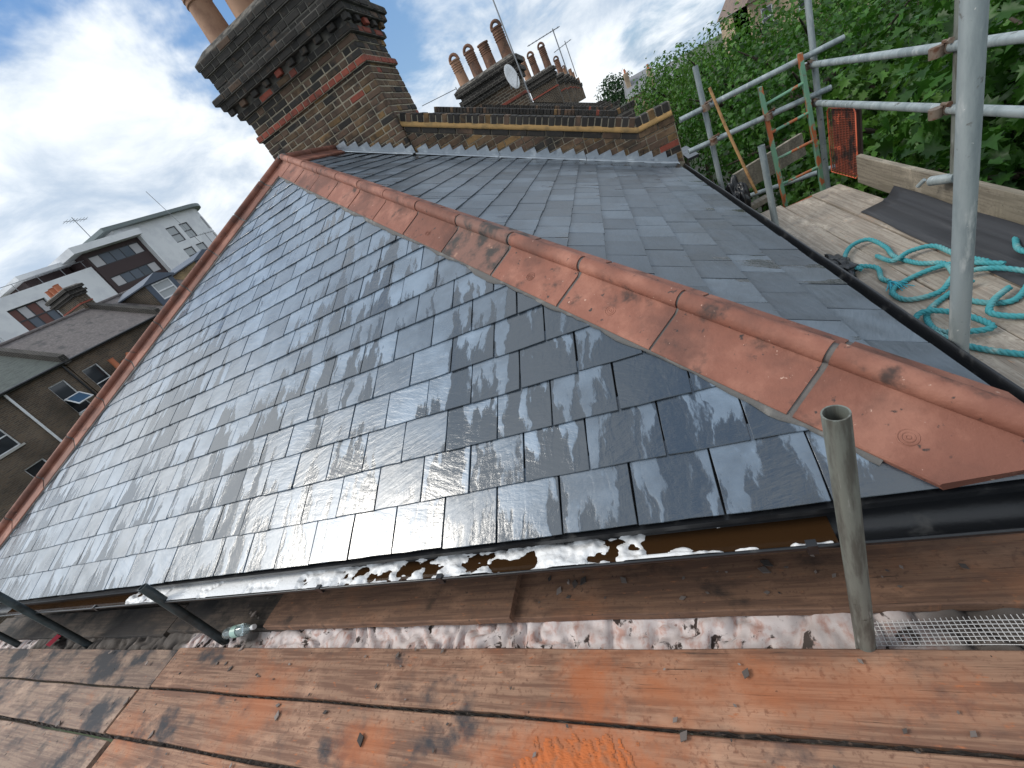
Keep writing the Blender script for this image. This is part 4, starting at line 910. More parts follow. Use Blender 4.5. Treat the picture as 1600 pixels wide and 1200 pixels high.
# dirt packed in the joints between the boards
for (ya, yb, xa, xb, lab) in ((.226, .272, -3.4, .9, 1), (.488, .498, -7.4, .9, 2), (.246, .262, -7.4, -3.4, 3)):
    v = []; f = []; n = int((xb - xa) / .02)
    for i in range(n + 1):
        x = xa + (xb - xa) * i / n
        for j in range(4): v.append((x, fy(x, ya + (yb - ya) * j / 3), DECK - .034 + .022 * random.random()))
        if i: f += [(4 * i - 4 + q, 4 * i + q, 4 * i + 1 + q, 4 * i - 3 + q) for q in range(3)]
    tag(obj('packed_dirt', v, f, mat('black_dirt', (.035, .028, .024), .95, layers=[((.12, .08, .06), 60, .55, .7, 4, None, 1)])), kind='stuff')
t = thing('transom', (-3.43, .3, DECK - .065), 'dark tube crossing under the butted ends of the deck boards', 'scaffold tube'); m = MB(); m.pipe((-3.43, -.6, DECK - .066), (-3.43, 1.0, DECK - .066), .02415, 14); m.build('tube', M_TUBE_D, t)
# ------------------------------------------------------------------ further party walls and chimneys of the terrace
M_BW_F = brick_tex('sooty_brickwork', (0.085, 0.055, 0.034), (0.032, 0.025, 0.02), (0.17, 0.145, 0.11), (0.225, 0.075, 0.011), ((1, .45, 0), (0, 0, 1)))
M_BW_D = brick_tex('black_brickwork', (0.035, 0.029, 0.025), (0.02, 0.018, 0.016), (0.11, 0.10, 0.085), (0.225, 0.075, 0.010), ((1, .45, 0), (0, 0, 1)))
def tx(y): return -0.0278 * (y - 6)
def next_parapet(y, label, det=True):
    o = thing('parapet_wall', (-1.2, y, -1.0), label, 'wall', 'raked parapets along the terrace'); dx = tx(y)
    xa, xb = -3.4 + dx, .64 + dx; rk = lambda x: rake(x - dx); lv = rk(.24 + dx)
    def slab(h0, h1, ya, yb, mtl, name):
        k = [(xa - 3.9, rk(xa) - 2.03 + h0), (xa, rk(xa) + h0), (xb, rk(xb) + h0), (xb, lv + h1), (.24 + dx, lv + h1), (xa, rk(xa) + h1), (xa - 3.9, rk(xa) - 2.03 + h1)]; n = len(k)
        v = [(p, ya, q) for p, q in k] + [(p, yb, q) for p, q in k]
        obj(name, v, [tuple(range(n)), tuple(n + i for i in range(n))[::-1]] + [(i, n + i, n + (i + 1) % n, (i + 1) % n) for i in range(n)], mtl, o)
    slab(-.4, .265, y, y + .23, M_BW_F, 'wall_core'); slab(.265, .335, y - .012, y + .24, M_BW_D, 'oversail_course'); slab(.335, .37, y + .012, y + .22, M_JOINT_D, 'mortar_bed')
    if det:
        ln = math.hypot(.24 + dx - xa, (.24 + dx - xa) * SLP); u = 0
        while u < ln:
            prism('coping_brick', [(u, 0), (u + .066, 0), (u + .066, .105), (u, .105)], V((xa, y, rk(xa) + .37)), T, TN, -Y, -.215, random.uniform(-.005, .005), pick((.5, 1.5, 10, .2, .1)), o, bev=.006); u += .077
        u = 0
        while u < .4: prism('coping_brick', [(u, 0), (u + .066, 0), (u + .066, .105), (u, .105)], V((.24 + dx, y, lv + .37)), X, Z, -Y, -.215, random.uniform(-.005, .005), pick((.5, 1.5, 10, .2, .1)), o, bev=.006); u += .077
    else: slab(.37, .47, y, y + .22, M_BW_D, 'coping')
    return o
for k, y in enumerate((11.0, 16.0, 21.0, 26.0, 31.0, 36.0)):
    next_parapet(y, ['dark brick parapet with brick-on-edge coping, next behind the nearest one', 'third raked parapet along the terrace, below the satellite dish', 'fourth raked parapet along the terrace', 'fifth raked parapet along the terrace', 'sixth raked parapet along the terrace', 'farthest raked parapet along the terrace'][k], k < 2)
M_FSL = mat('terrace_slates', (0.085, 0.092, 0.10), 0.55, bump=(7, .4, .02, 4))
for k in range(10):     # the roofs between the party walls
    y0 = 6.22 + 5 * k; y1 = y0 + 4.77; dx = tx(y0)
    t = thing('terraced_house', (-3.4, y0 + 2.4, GROUND), ['terraced house roof hidden behind the nearest parapet', 'terraced house roof behind the second parapet', 'terraced house roof behind the third parapet', 'terraced house roof behind the fourth parapet', 'terraced house roof behind the fifth parapet', 'terraced house roof behind the sixth parapet', 'terraced house roof seventh along the terrace', 'terraced house roof eighth along the terrace', 'terraced house roof ninth along the terrace', 'terraced house roof at the far end of the terrace'][k], 'house', 'houses of the terrace')
    m = MB(); m.add([(-7.4 + dx, y0, EAVE), (-3.4 + dx, y0, .96), (.6 + dx, y0, EAVE), (-7.4 + dx, y1, EAVE), (-3.4 + dx, y1, .96), (.6 + dx, y1, EAVE)], [(0, 1, 4, 3), (1, 2, 5, 4), (0, 2, 1), (3, 4, 5)]); m.build('roof', M_FSL, t)
    m = MB(); m.aabb((-7.1 + dx, y0, GROUND), (.35 + dx, y1, EAVE - .02)); m.build('wall', M_BWX, t)
def stack(x0, x1, y, dep, zb, zt, pots, label, ph=.75, pr=.15, mtl=M_POT, bricks=False):
    o = thing('brick_chimney', ((x0 + x1) / 2, y, zb), label, 'chimney', 'chimney stacks along the terrace')
    m = MB(); m.aabb((x0, y, zb), (x1, y + dep, zt - .55)); m.build('shaft', M_BW_F, o)
    for i, (a, b, e, mm, nm) in enumerate(((zt - 1.02, zt - .94, .03, BR[4], 'red_band'), (zt - .55, zt - .40, .09, M_BW_D, 'corbel'), (zt - .40, zt - .28, .17, M_BW_D, 'corbel'), (zt - .28, zt - .16, .08, M_BW_D, 'corbel'), (zt - .16, zt, .19, M_BW_D, 'corbel'))):
        m = MB(); m.aabb((x0 - e, y - e, a), (x1 + e, y + dep + e, b)); m.build(nm, mm, o)
    m = MB(); e, b = .18, 0.0
    m.add([(x0 - e, y - e, zt), (x1 + e, y - e, zt), (x1 + e, y + dep + e, zt), (x0 - e, y + dep + e, zt), (x0 + b, y, zt + .1), (x1 - b, y, zt + .1), (x1 - b, y + dep, zt + .1), (x0, y + dep, zt + .1)], [(0, 1, 5, 4), (1, 2, 6, 5), (2, 3, 7, 6), (3, 0, 4, 7), (4, 5, 6, 7)]); m.build('cement_cap', M_FLAUNCH, o)
    for i, (t, mm, cw, hs) in enumerate(pots): pot((x0 + (x1 - x0) * t, y + dep * .4, zt + .07), ph * hs, pr, mm, o, cowl=cw)
    return o
stack(-4.05, -2.15, 16.05, .85, .3, 2.05, [(.08, M_POT, True, .95), (.36, M_POT_D, True, .92), (.62, M_POT_D, False, .88), (.92, M_POT_D, True, 1.05)], 'brick chimney with four tall pots and a satellite dish', ph=.8, pr=.18)
stack(-3.9, -2.25, 31.0, .9, .3, 2.45, [(.1, M_POT, True, 1.1), (.45, M_POT_D, True, 1.05), (.9, M_POT_D, True, 1.15)], 'brick chimney with three pots behind the satellite dish', ph=.95, pr=.22)
stack(-4.1, -2.3, 46.0, .9, .3, 2.5, [(.75, M_POT_D, True, 1.3)], 'distant brick chimney with one pot, third behind the large stack', ph=1.05, pr=.25)
stack(-4.3, -2.5, 61.0, .9, .3, 2.7, [(.7, M_POT_D, True, 1.2), (.95, M_POT, False, .9)], 'distant brick chimney with two pots, fourth behind the large stack', ph=1.0, pr=.2)
stack(-4.6, -2.7, 78.0, .9, .3, 2.8, [(.4, M_POT_D, False, 1.1), (.8, M_POT, True, 1.0)], 'tiny brick chimney, second last along the terrace', ph=1.0, pr=.22)
stack(-5.0, -3.0, 98.0, .9, .3, 2.9, [(.5, M_POT, False, 1.1), (.85, M_POT, False, 1.0)], 'tiny brick chimney at the far end of the terrace', ph=1.0, pr=.25)
stack(-4.0, -2.3, 38.5, .9, .3, 2.35, [(.2, M_POT, False, .9), (.6, M_POT_D, False, .8)], 'distant brick chimney with two short pots behind the three-pot stack', ph=.85, pr=.2)
stack(-4.2, -2.4, 53.5, .9, .3, 2.6, [(.5, M_POT_D, False, .9), (.8, M_POT, True, 1.0)], 'distant brick chimney between the single-pot stack and the far ones', ph=.9, pr=.22)
stack(-4.45, -2.6, 69.5, .9, .3, 2.75, [(.3, M_POT, False, 1.0), (.65, M_POT_D, True, 1.0), (.9, M_POT, False, .9)], 'small distant chimney with three pots near the terrace end', ph=.95, pr=.24)
# satellite dish and aerials
M_WHITE = mat('white_paint', (0.75, 0.76, 0.77), 0.45, layers=[((.6, .6, .6), 6, .5, .7, 4, None, 1)])
M_WIRE = mat('aerial_metal', (0.24, 0.25, 0.26), 0.5, 0.4)
dsh = thing('satellite_dish', (-2.28, 15.6, 1.3), 'white satellite dish on the chimney with four pots', 'satellite dish')
c = V((-2.28, 15.55, 1.56)); nd = V((.62, -.75, .18)).normalized(); ua = nd.cross(Z).normalized(); ub = ua.cross(nd)
v = [c - nd * .06]; f = []
for r in range(1, 5):
    for k in range(24): v.append(c + (ua * math.cos(k * math.pi / 12) * .20 + ub * math.sin(k * math.pi / 12) * .36) * (r / 4) - nd * .06 * (1 - (r / 4) ** 2))
f += [(0, 1 + k, 1 + (k + 1) % 24) for k in range(24)] + [(1 + 24 * (r - 1) + k, 1 + 24 * r + k, 1 + 24 * r + (k + 1) % 24, 1 + 24 * (r - 1) + (k + 1) % 24) for r in range(1, 4) for k in range(24)]
o = obj('reflector', v, f, M_WHITE, dsh, True); o.modifiers.new('t', 'SOLIDIFY').thickness = .01
m = MB(); m.tube([c - ub * .3, c + nd * .32 - ub * .1], .012, 6); m.build('feed_arm', M_WIRE, dsh)
m = MB(); m.tube([c - nd * .05, c - nd * .22, c - nd * .3 - Z * .2], .02, 6); m.build('bracket', M_WIRE, dsh)
def aerial(base, top, label, boom=None, n=8, el=.22, mast_r=.02, dirb=None):
    t = thing('aerial', base, label, 'aerial', 'television aerials'); m = MB(); m.tube([base, top], mast_r, 6); m.build('mast', M_WIRE, t)
    if boom:
        b0, b1 = V(boom[0]), V(boom[1]); m = MB(); m.tube([b0, b1], mast_r * .7, 6); m.build('boom', M_WIRE, t)
        d = (b1 - b0).normalized(); s = d.cross(Z).normalized(); m = MB()
        if dirb: s = V(dirb).normalized()
        for i in range(n): p = b0 + (b1 - b0) * ((i + .5) / n); m.tube([p - s * el, p + s * el], mast_r * .4, 4)
        tag(m.build('element', M_WIRE, t), kind='stuff')
    return t
aerial((-2.02, 15.7, .75), (-2.0, 15.9, 5.6), 'tall thin mast rising beside the satellite dish', mast_r=.022)
aerial((-4.2, 16.3, 1.8), (-4.2, 16.3, 2.25), 'aerial pointing left from the chimney with four pots', boom=((-4.2, 16.3, 2.2), (-5.4, 15.9, 2.28)), n=12, el=.07, mast_r=.015)
aerial((-2.2, 46.4, 2.4), (-2.2, 46.4, 6.0), 'aerial on the mast behind the third chimney', boom=((-4.6, 46.2, 5.9), (-1.6, 46.4, 5.85)), n=9, el=.4, mast_r=.05)
aerial((-2.1, 61.4, 2.6), (-2.1, 61.4, 6.3), 'small aerial farther along the terrace', boom=((-3.6, 61.4, 5.9), (-1.4, 61.4, 6.1)), n=7, el=.5, mast_r=.05)
# ------------------------------------------------------------------ walls with window openings (far buildings)
def holed_wall(O, U, Nn, u0, u1, z0, z1, holes, mtl, parent, depth=.14, name='wall', thick=.3):
    """front sheet with real openings, reveals and a back; holes = (u0,u1,z0,z1)"""
    us = sorted({u0, u1, *[h[0] for h in holes], *[h[1] for h in holes]}); zs = sorted({z0, z1, *[h[2] for h in holes], *[h[3] for h in holes]})
    P = lambda u, z, n=0: V(O) + U * u + Z * z + Nn * n; m = MB()
    for a, b in zip(us, us[1:]):
        for c, d in zip(zs, zs[1:]):
            if any(h[0] <= (a + b) / 2 <= h[1] and h[2] <= (c + d) / 2 <= h[3] for h in holes): continue
            m.add([P(a, c), P(b, c), P(b, d), P(a, d)], [(0, 1, 2, 3)])
    for (a, b, c, d) in holes:
        for q in (((a, c), (b, c)), ((b, c), (b, d)), ((b, d), (a, d)), ((a, d), (a, c))):
            m.add([P(*q[0]), P(*q[1]), P(*q[1], -depth), P(*q[0], -depth)], [(0, 1, 2, 3)])
    m.add([P(u0, z0), P(u0, z1), P(u0, z1, -6), P(u0, z0, -6), P(u1, z0), P(u1, z1), P(u1, z1, -6), P(u1, z0, -6)], [(0, 1, 2, 3), (4, 7, 6, 5), (1, 5, 6, 2), (3, 2, 6, 7)])
    return m.build(name, mtl, parent)
M_GLASS = mat('window_glass', (0.02, 0.025, 0.03), 0.06, spec=0.8)
M_GLASS_L = mat('pale_blind', (0.38, 0.40, 0.41), 0.35)
def window(O, U, Nn, a, b, c, d, parent, rows=2, cols=1, fr=.05, depth=.12, fm=None, gm=None, glazing=None, sill=True):
    fm = fm or M_WHITE; P = V(O) + Nn * -depth
    m = MB(); 
    for (x0, x1, y0, y1) in ((a, a + fr, c, d), (b - fr, b, c, d), (a + fr, b - fr, c, c + fr), (a + fr, b - fr, d - fr, d)): m.box(P, U, Z, Nn, (x0, x1), (y0, y1), (-.03, .03))
    for r in range(1, rows): z = c + (d - c) * r / rows; m.box(P, U, Z, Nn, (a + fr, b - fr), (z - fr * .5, z + fr * .5), (-.03, .035))
    for k in range(1, cols): x = a + (b - a) * k / cols; m.box(P, U, Z, Nn, (x - fr * .4, x + fr * .4), (c + fr, d - fr), (-.03, .028))
    w = m.build('window', fm, parent)
    for r in range(rows):
        for k in range(cols):
            x0 = a + (b - a) * k / cols; x1 = a + (b - a) * (k + 1) / cols; z0 = c + (d - c) * r / rows; z1 = c + (d - c) * (r + 1) / rows
            q = MB(); q.box(P, U, Z, Nn, (x0 + fr * .3, x1 - fr * .3), (z0 + fr * .3, z1 - fr * .3), (-.02, -.008)); q.build('pane', (glazing[(r * cols + k) % len(glazing)] if glazing else gm or M_GLASS), w)
    if sill: q = MB(); q.box(V(O), U, Z, Nn, (a - .06, b + .06), (c - .09, c), (-.1, .07)); q.build('sill', M_STONE, w)
    return w
M_STONE = mat('stone_sill', (0.42, 0.41, 0.38), 0.8)
M_TILE = mat('old_roof_tiles', (0.115, 0.10, 0.095), 0.8, layers=[((0.17, 0.145, 0.14), ((3, 0, 0), (0, 9, 0), (0, 0, 14)), .45, .65, 6, None, 1), ((.06, .055, .055), 2, .5, .7, 5, None, 2)], bump=(((2, 0, 0), (0, 5, 0), (0, 0, 16)), .8, .04, 4))
M_TILEG = mat('green_grey_roof', (0.075, 0.09, 0.08), 0.8, layers=[((.05, .06, .055), ((1, 0, 0), (0, 3, 0), (0, 0, 14)), .45, .65, 5, None, 1)], bump=(((1, 0, 0), (0, 3, 0), (0, 0, 16)), .8, .04, 4))
# --- brick terrace across the gardens (its back faces +x)
BX = -27.0; M_BWY = brick_tex('terrace_brickwork', (0.13, 0.088, 0.058), (0.07, 0.052, 0.04), (0.16, 0.14, 0.11), (0.225, 0.075, 0.010), ((0, 1, 0), (0, 0, 1)))
def back_house(y0, y1, label, wins, roofm, ez=1.48, rz=3.62, rx=-31.0, gw='white', name='brick_house'):
    t = thing(name, (BX - 3, (y0 + y1) / 2, GROUND), label, 'house', 'brick terrace across the gardens')
    holed_wall((BX, 0, 0), Y, X, y0, y1, GROUND, ez, wins, M_BWY, t)
    for h in wins: window((BX, 0, 0), Y, X, h[0], h[1], h[2], h[3], t)
    m = MB(); a = [(BX + .25, y0, ez - .02), (BX + .25, y1, ez - .02), (rx, y1, rz), (rx, y0, rz), (rx - 4, y0, ez), (rx - 4, y1, ez)]
    m.add(a, [(0, 1, 2, 3), (3, 2, 5, 4)]); m.add([(p[0], p[1], p[2] - .12) for p in a], [(3, 2, 1, 0), (4, 5, 2, 3)]); m.add([a[0], a[1], (a[1][0], a[1][1], a[1][2] - .12), (a[0][0], a[0][1], a[0][2] - .12)], [(0, 3, 2, 1)])
    m.build('roof', roofm, t)
    m = MB(); m.tube([(BX + .30, y0, ez - .06), (BX + .30, y1, ez - .06)], .06, 8); m.build('gutter', M_BLACK, t)
    m = MB(); m.tube([(rx, y0, rz + .02), (rx, y1, rz + .02)], .11, 8); m.build('ridge', M_TILE, t)
    return t
hA = back_house(2.0, 13.2, 'brick terrace house with greenish roof and white downpipe at the left edge', [(8.75, 9.6, -.66, .55), (8.85, 9.65, -2.6, -1.6), (11.95, 12.7, -.86, .80), (5.2, 6.1, -.66, .6)], M_TILEG)
m = MB(); m.tube([(BX + .09, 10.62, 1.38), (BX + .09, 10.5, -3.0)], .055, 8); m.build('downpipe', M_WHITE, hA)
m = MB(); m.tube([(BX + .09, 13.05, 1.4), (BX + .09, 13.05, -3.5)], .05, 8); m.build('downpipe', M_BLACK, hA)
# open lower sash
q = thing('window_sash', (BX + .25, 12.4, -.86), 'white window sash swung open on the brick terrace', 'window'); m = MB()
so_, su_, sn_ = V((BX + .02, 11.98, .0)), V((.0, 1, 0)), V((.82, 0, -.57)).normalized()
for (x0, x1, y0, y1) in ((0, .06, 0, .8), (.66, .72, 0, .8), (.06, .66, 0, .06), (.06, .66, .74, .8)): m.box(so_, su_, sn_, su_.cross(sn_), (x0, x1), (y0, y1), (-.02, .02))
m.build('frame', M_WHITE, q); m = MB(); m.box(so_, su_, sn_, su_.cross(sn_), (.06, .66), (.06, .74), (-.006, .006)); m.build('pane', mat('blue_glass', (.06, .12, .2), .08, spec=.8), q)
hB = back_house(13.25, 18.5, 'brick terrace house with a mottled brown tiled roof', [(13.5, 14.3, -1.0, .76), (16.45, 17.3, -1.0, .68)], M_TILE)
# red clay pots standing on a low stack in front
t = thing('roof_outlet', (BX + .9, 14.6, -.6), 'small brick stack with two orange clay pots against the brick terrace', 'chimney')
m = MB(); m.aabb((BX + .06, 14.35, GROUND), (BX + 1.1, 15.6, .05)); m.build('shaft', M_BWY, t)
M_ORCL = mat('orange_clay', (.45, .15, .07), .7)
pot((BX + .5, 14.6, .05), .55, .14, M_ORCL, t, rings=False); m = MB(); m.tube([(BX + .5, 14.9, .12), (BX + .5, 15.3, .2), (BX + .5, 15.5, .42)], .13, 10); auto_smooth(m.build('chimney_pot', M_ORCL, t), 50)
def party(y, label):
    m = MB(); k = [(BX + .35, 1.3), (BX + .35, 1.75), (-31.0, 3.95), (-35, 1.8), (-35, 1.3)]; n = 5
    m.add([(a, y - .15, b) for a, b in k] + [(a, y + .15, b) for a, b in k], [tuple(range(n))[::-1], tuple(n + i for i in range(n))] + [(i, (i + 1) % n, n + (i + 1) % n, n + i) for i in range(n)])
    return tag(m.build('parapet_wall', M_BW_D), label, 'wall', 'party walls of the brick terrace')
party(13.22, 'dark party wall between the greenish roof and the brown roof'); party(18.6, 'dark party wall below the chimney with two pots')
t = stack(-33.0, -30.9, 18.25, .7, 2.2, 5.0, [], 'stocky brick chimney with small orange pots in front of the white flats'); t['group'] = 'chimney stacks of the brick terrace'
for x in (-32.9, -32.45, -31.9): pot((x, 18.6, 5.05), .5, .16, M_ORCL, t, rings=False)
hC = back_house(18.75, 31.0, 'mansard house with two lead-clad dormers beside the red hip tiles', [(20.2, 21.0, -.9, .8), (23.5, 24.3, -.9, .8)], M_TILE)
M_YB = brick_tex('yellow_brickwork', (0.36, 0.25, 0.12), (0.27, 0.18, 0.085), (0.30, 0.25, 0.17), (0.225, 0.075, 0.010), ((1, 1, 0), (0, 0, 1)))
M_LEADB = mat('blue_lead', (0.075, 0.095, 0.13), 0.5, .2, bump=(6, .3, .02, 3))
def dormer(y0, y1, z0, z1, label, cheek=M_BW_F):
    t = thing('dormer', (BX - 1, (y0 + y1) / 2, z0), label, 'dormer', 'dormers of the mansard house'); xf = BX - .35
    holed_wall((xf, 0, 0), Y, X, y0, y1, z0, z1, [(y0 + .35, y1 - .3, z0 + .35, z1 - .12)], M_LEADB, t, .08); window((xf, 0, 0), Y, X, y0 + .35, y1 - .3, z0 + .35, z1 - .12, t, rows=2, cols=1, fr=.08, depth=.05, sill=False, gm=M_GLASS_L)
    m = MB(); m.aabb((xf - 3.5, y0 - .02, z0), (xf - .05, y0 + .1, z1)); m.build('cheek', cheek, t)
    c = (y0 + y1) / 2; m = MB(); k = [(y0 - .15, z1), (c, z1 + .42), (y1 + .15, z1), (y1 + .15, z1 - .07), (y0 - .15, z1 - .07)]
    m.add([(xf + .15, a, b) for a, b in k] + [(xf - 3.5, a, b) for a, b in k], [tuple(range(5)), tuple(5 + i for i in range(5))[::-1]] + [(i, 5 + i, 5 + (i + 1) % 5, (i + 1) % 5) for i in range(5)]); m.build('roof', M_LEADB, t)
dormer(19.6, 21.5, 1.7, 3.2, 'lead-clad dormer with white window nearest the brick chimney'); dormer(23.6, 25.6, 1.75, 3.4, 'lead-clad dormer with yellow brick cheek beside the hip tiles', M_YB)
# --- white rendered flats
FX = -60.0; M_REND = mat('white_render', (0.74, 0.75, 0.76), 0.85, layers=[((.66, .67, .69), .7, .45, .65, 5, None, 1)], bump=(5, .15, .02, 3))
M_CLAD = mat('dark_cladding', (0.05, 0.03, 0.03), 0.7, bump=(((.1, 0, 0), (0, .1, 0), (0, 0, 9)), .4, .02, 2)); M_FRAME = mat('dark_frame', (.035, .035, .04), .5); M_GREYP = mat('grey_panel', (.09, .11, .14), .5); M_PALEP = mat('pale_panel', (.46, .45, .46), .5); M_BRNP = mat('brown_panel', (.13, .05, .04), .6)
fl = thing('apartment_block', (FX - 5, 35, GROUND), 'modern white rendered flats with dark cladding and a curved roof', 'building')
holed_wall((FX, 0, 0), Y, X, 18, 39.6, GROUND, 11.0, [(29.6, 33.2, 7.0, 9.7), (24.6, 27.4, 7.0, 8.9)], M_REND, fl, .4)
window((FX, 0, 0), Y, X, 29.6, 33.2, 7.0, 9.7, fl, rows=2, cols=4, fr=.12, depth=.3, fm=M_FRAME, glazing=[M_BRNP, M_GREYP, M_BRNP, M_GREYP, M_BRNP, M_PALEP, M_BRNP, M_PALEP], sill=False)
window((FX, 0, 0), Y, X, 24.6, 27.4, 7.0, 8.9, fl, rows=2, cols=3, fr=.12, depth=.3, fm=M_WHITE, gm=M_GLASS_L, sill=False)
m = MB()      # roof-terrace railing
for k in range(9): m.tube([(FX - .2, 20 + 2.4 * k, 11), (FX - .2, 20 + 2.4 * k, 11.9)], .03, 5)
m.tube([(FX - .2, 18, 11.9), (FX - .2, 39.6, 11.9)], .035, 5); m.build('railing', M_WIRE, fl)
# middle block: dark cladding with two window bands in a white frame
O2 = (FX + .2, 0, 0)
wh = [(39.9, 46.6, 10.6, 12.0), (40.2, 46.6, 7.9, 9.2)]
holed_wall(O2, Y, X, 39.7, 47.0, GROUND, 12.5, wh, M_CLAD, fl, .15, name='cladding')
for h in wh: window(O2, Y, X, *h, fl, rows=1, cols=5, fr=.1, depth=.1, fm=M_FRAME, glazing=[M_PALEP, M_GREYP, M_GREYP, M_GLASS, M_PALEP], sill=False)
m = MB(); m.aabb((FX - 6, 38.3, 12.5), (FX + 1.4, 47.2, 13.25)); m.build('roof_slab', M_REND, fl)
m = MB(); m.aabb((FX - 3, 47.0, GROUND), (FX + .9, 47.25, 12.5)); m.build('fin_wall', M_REND, fl)
m = MB(); m.aabb((FX - 9, 34.6, 11.0), (FX - 3, 39.4, 12.3)); m.build('setback', M_CLAD, fl)
m = MB(); m.aabb((FX - 10, 33.6, 12.3), (FX - 1.6, 40, 12.75)); m.build('setback_roof', M_REND, fl)
# tall block with rounded far corner
hw = [(51.6, 53.2, 10.3, 12.5), (53.9, 55.4, 10.3, 12.5), (51.6, 53.2, 7.1, 9.3), (53.9, 55.4, 7.1, 9.3)]
holed_wall((FX, 0, 0), Y, X, 45.0, 57.0, GROUND, 14.0, hw, M_REND, fl, .2)
for h in hw: window((FX, 0, 0), Y, X, *h, fl, rows=2, cols=1, fr=.12, depth=.15, fm=M_FRAME, gm=M_GLASS_L, sill=False)
ar = [(FX + 0 - 3.4 * (1 - math.cos(t * math.pi / 16)), 57 + 3.4 * math.sin(t * math.pi / 16)) for t in range(9)]
m = MB(); v = [(x, y, z) for x, y in ar for z in (GROUND, 14.0)]; m.add(v, [(2 * i, 2 * i + 2, 2 * i + 3, 2 * i + 1) for i in range(8)]); m.build('curved_wall', M_REND, fl, True)
m = MB(); ol = [(FX - 12, 43.5)] + [(FX + .8, 43.5), (FX + .8, 57)] + [(x + .8 * math.cos(t * math.pi / 16), y + .8 * math.sin(t * math.pi / 16)) for t, (x, y) in enumerate(ar)] + [(FX - 12, 61.2)]; n = len(ol)
m.add([(x, y, 14.0) for x, y in ol] + [(x, y, 14.45) for x, y in ol], [tuple(range(n))[::-1], tuple(n + i for i in range(n))] + [(i, (i + 1) % n, n + (i + 1) % n, n + i) for i in range(n)]); m.build('curved_roof', mat('grey_fascia', (.15, .18, .18), .5), fl)
for z in (8.2, 10.8): 
    m = MB(); v = [(x + .06, y + .02, zz) for x, y in ar[2:8] for zz in (z, z + 1.9)]; m.add(v, [(2 * i, 2 * i + 2, 2 * i + 3, 2 * i + 1) for i in range(5)]); m.build('curved_window', M_GLASS, fl)
aerial((-66, 46.5, 14.2), (-66, 46.5, 18.2), 'spindly aerial on top of the white flats', boom=((-66, 45.2, 17.9), (-66, 48, 17.6)), n=7, el=.7, mast_r=.05)
aerial((-63, 31.5, 11.0), (-63, 31.5, 15.0), 'aerial cluster at the left end of the white flats', boom=((-63, 30.4, 14.3), (-63, 32.6, 14.2)), n=6, el=.9, mast_r=.05)
aerial((-31.5, 29.2, 3.0), (-32.2, 28.6, 9.4), 'long thin whip aerial against the clouds left of the hip', mast_r=.02)
aerial((-36, 34, 3.0), (-36, 34, 6.3), 'small aerial just left of the hip tiles', boom=((-36, 33.2, 6.2), (-36, 35, 6.1)), n=6, el=.3, mast_r=.03)
t = stack(-33.5, -31.6, 30.2, .8, 2.0, 4.3, [], 'dark brick chimney just left of the hip tiles below the whip aerial'); t['group'] = 'chimney stacks of the brick terrace'
# ------------------------------------------------------------------ far houses on the right and beyond the trees
M_PEACH = brick_tex('pale_brickwork', (0.46, 0.34, 0.22), (0.38, 0.27, 0.17), (0.42, 0.36, 0.28), (0.225, 0.075, 0.010), ((1, 1, 0), (0, 0, 1)))
def far_house(x0, x1, y0, y1, ez, rz, label, wallm, roofm, wins=2, along='y'):
    t = thing('far_house', ((x0 + x1) / 2, (y0 + y1) / 2, GROUND), label, 'house', 'houses beyond the trees')
    xc = (x0 + x1) / 2
    hs = [(x0 + (x1 - x0) * (k + .3) / wins, x0 + (x1 - x0) * (k + .3) / wins + 1.0, ez - 2.6, ez - .9) for k in range(wins)]
    holed_wall((0, y0, 0), X, -Y, x0, x1, GROUND, ez, hs, wallm, t)
    for h in hs: window((0, y0, 0), X, -Y, *h, t, fr=.1)
    m = MB()
    if along == 'y': m.add([(x0 - .3, y0 - .3, ez), (xc, y0 - .3, rz), (x1 + .3, y0 - .3, ez), (x0 - .3, y1, ez), (xc, y1, rz), (x1 + .3, y1, ez)], [(0, 1, 4, 3), (1, 2, 5, 4), (0, 2, 1)])
    else: m.add([(x0 - .3, y0 - .3, ez), (x1 + .3, y0 - .3, ez), (x0, (y0 + y1) / 2, rz), (x1, (y0 + y1) / 2, rz), (x0 - .3, y1, ez), (x1 + .3, y1, ez)], [(0, 1, 3, 2), (2, 3, 5, 4), (0, 2, 4), (1, 5, 3)])
    m.build('roof', roofm, t)
    for xs in (x0, x1 - .01): m = MB(); m.aabb((xs, y0 + .5, GROUND), (xs + .01, y1, ez - .01)); m.build('side_wall', wallm, t)
    m = MB(); m.aabb((x0 + .2, y0 + 3, ez), (x0 + 1.0, y0 + 4.6, rz + 1.0)); c = m.build('chimney', wallm, t)
    for k in range(3): pot((x0 + .6, y0 + 3.3 + .5 * k, rz + 1.0), .7, .15, M_ORCL, c, rings=False)
    return t
M_GREYR = mat('pale_grey_roof', (.20, .205, .215), .8, bump=(((1, 0, 0), (0, 3, 0), (0, 0, 12)), .6, .04, 4))
M_REDR = mat('brown_roof', (.20, .14, .11), .8, layers=[((.13, .10, .09), 1.5, .45, .65, 5, None, 1)], bump=(((1, 0, 0), (0, 3, 0), (0, 0, 12)), .6, .04, 4))
far_house(7.2, 14.0, 85, 98, -4.6, -1.6, 'pale grey roofed house far beyond the end of the terrace', M_PEACH, M_GREYR, 3, 'x')
far_house(4.2, 9.5, 96, 108, -3.4, -.4, 'distant house with orange pots at the end of the terrace', M_PEACH, M_GREYR, 2, 'x')
far_house(14.5, 20.5, 56, 68, .2, 4.2, 'yellow brick house with a gable above the tree tops', M_PEACH, M_REDR, 2)
far_house(20.7, 27.0, 54, 66, -.6, 3.6, 'brown roofed house above the trees, right of the gabled one', M_PEACH, M_REDR, 2)
far_house(27.3, 34.0, 53, 65, -1.2, 3.0, 'third brown roofed house showing above the trees', M_PEACH, M_REDR, 2)
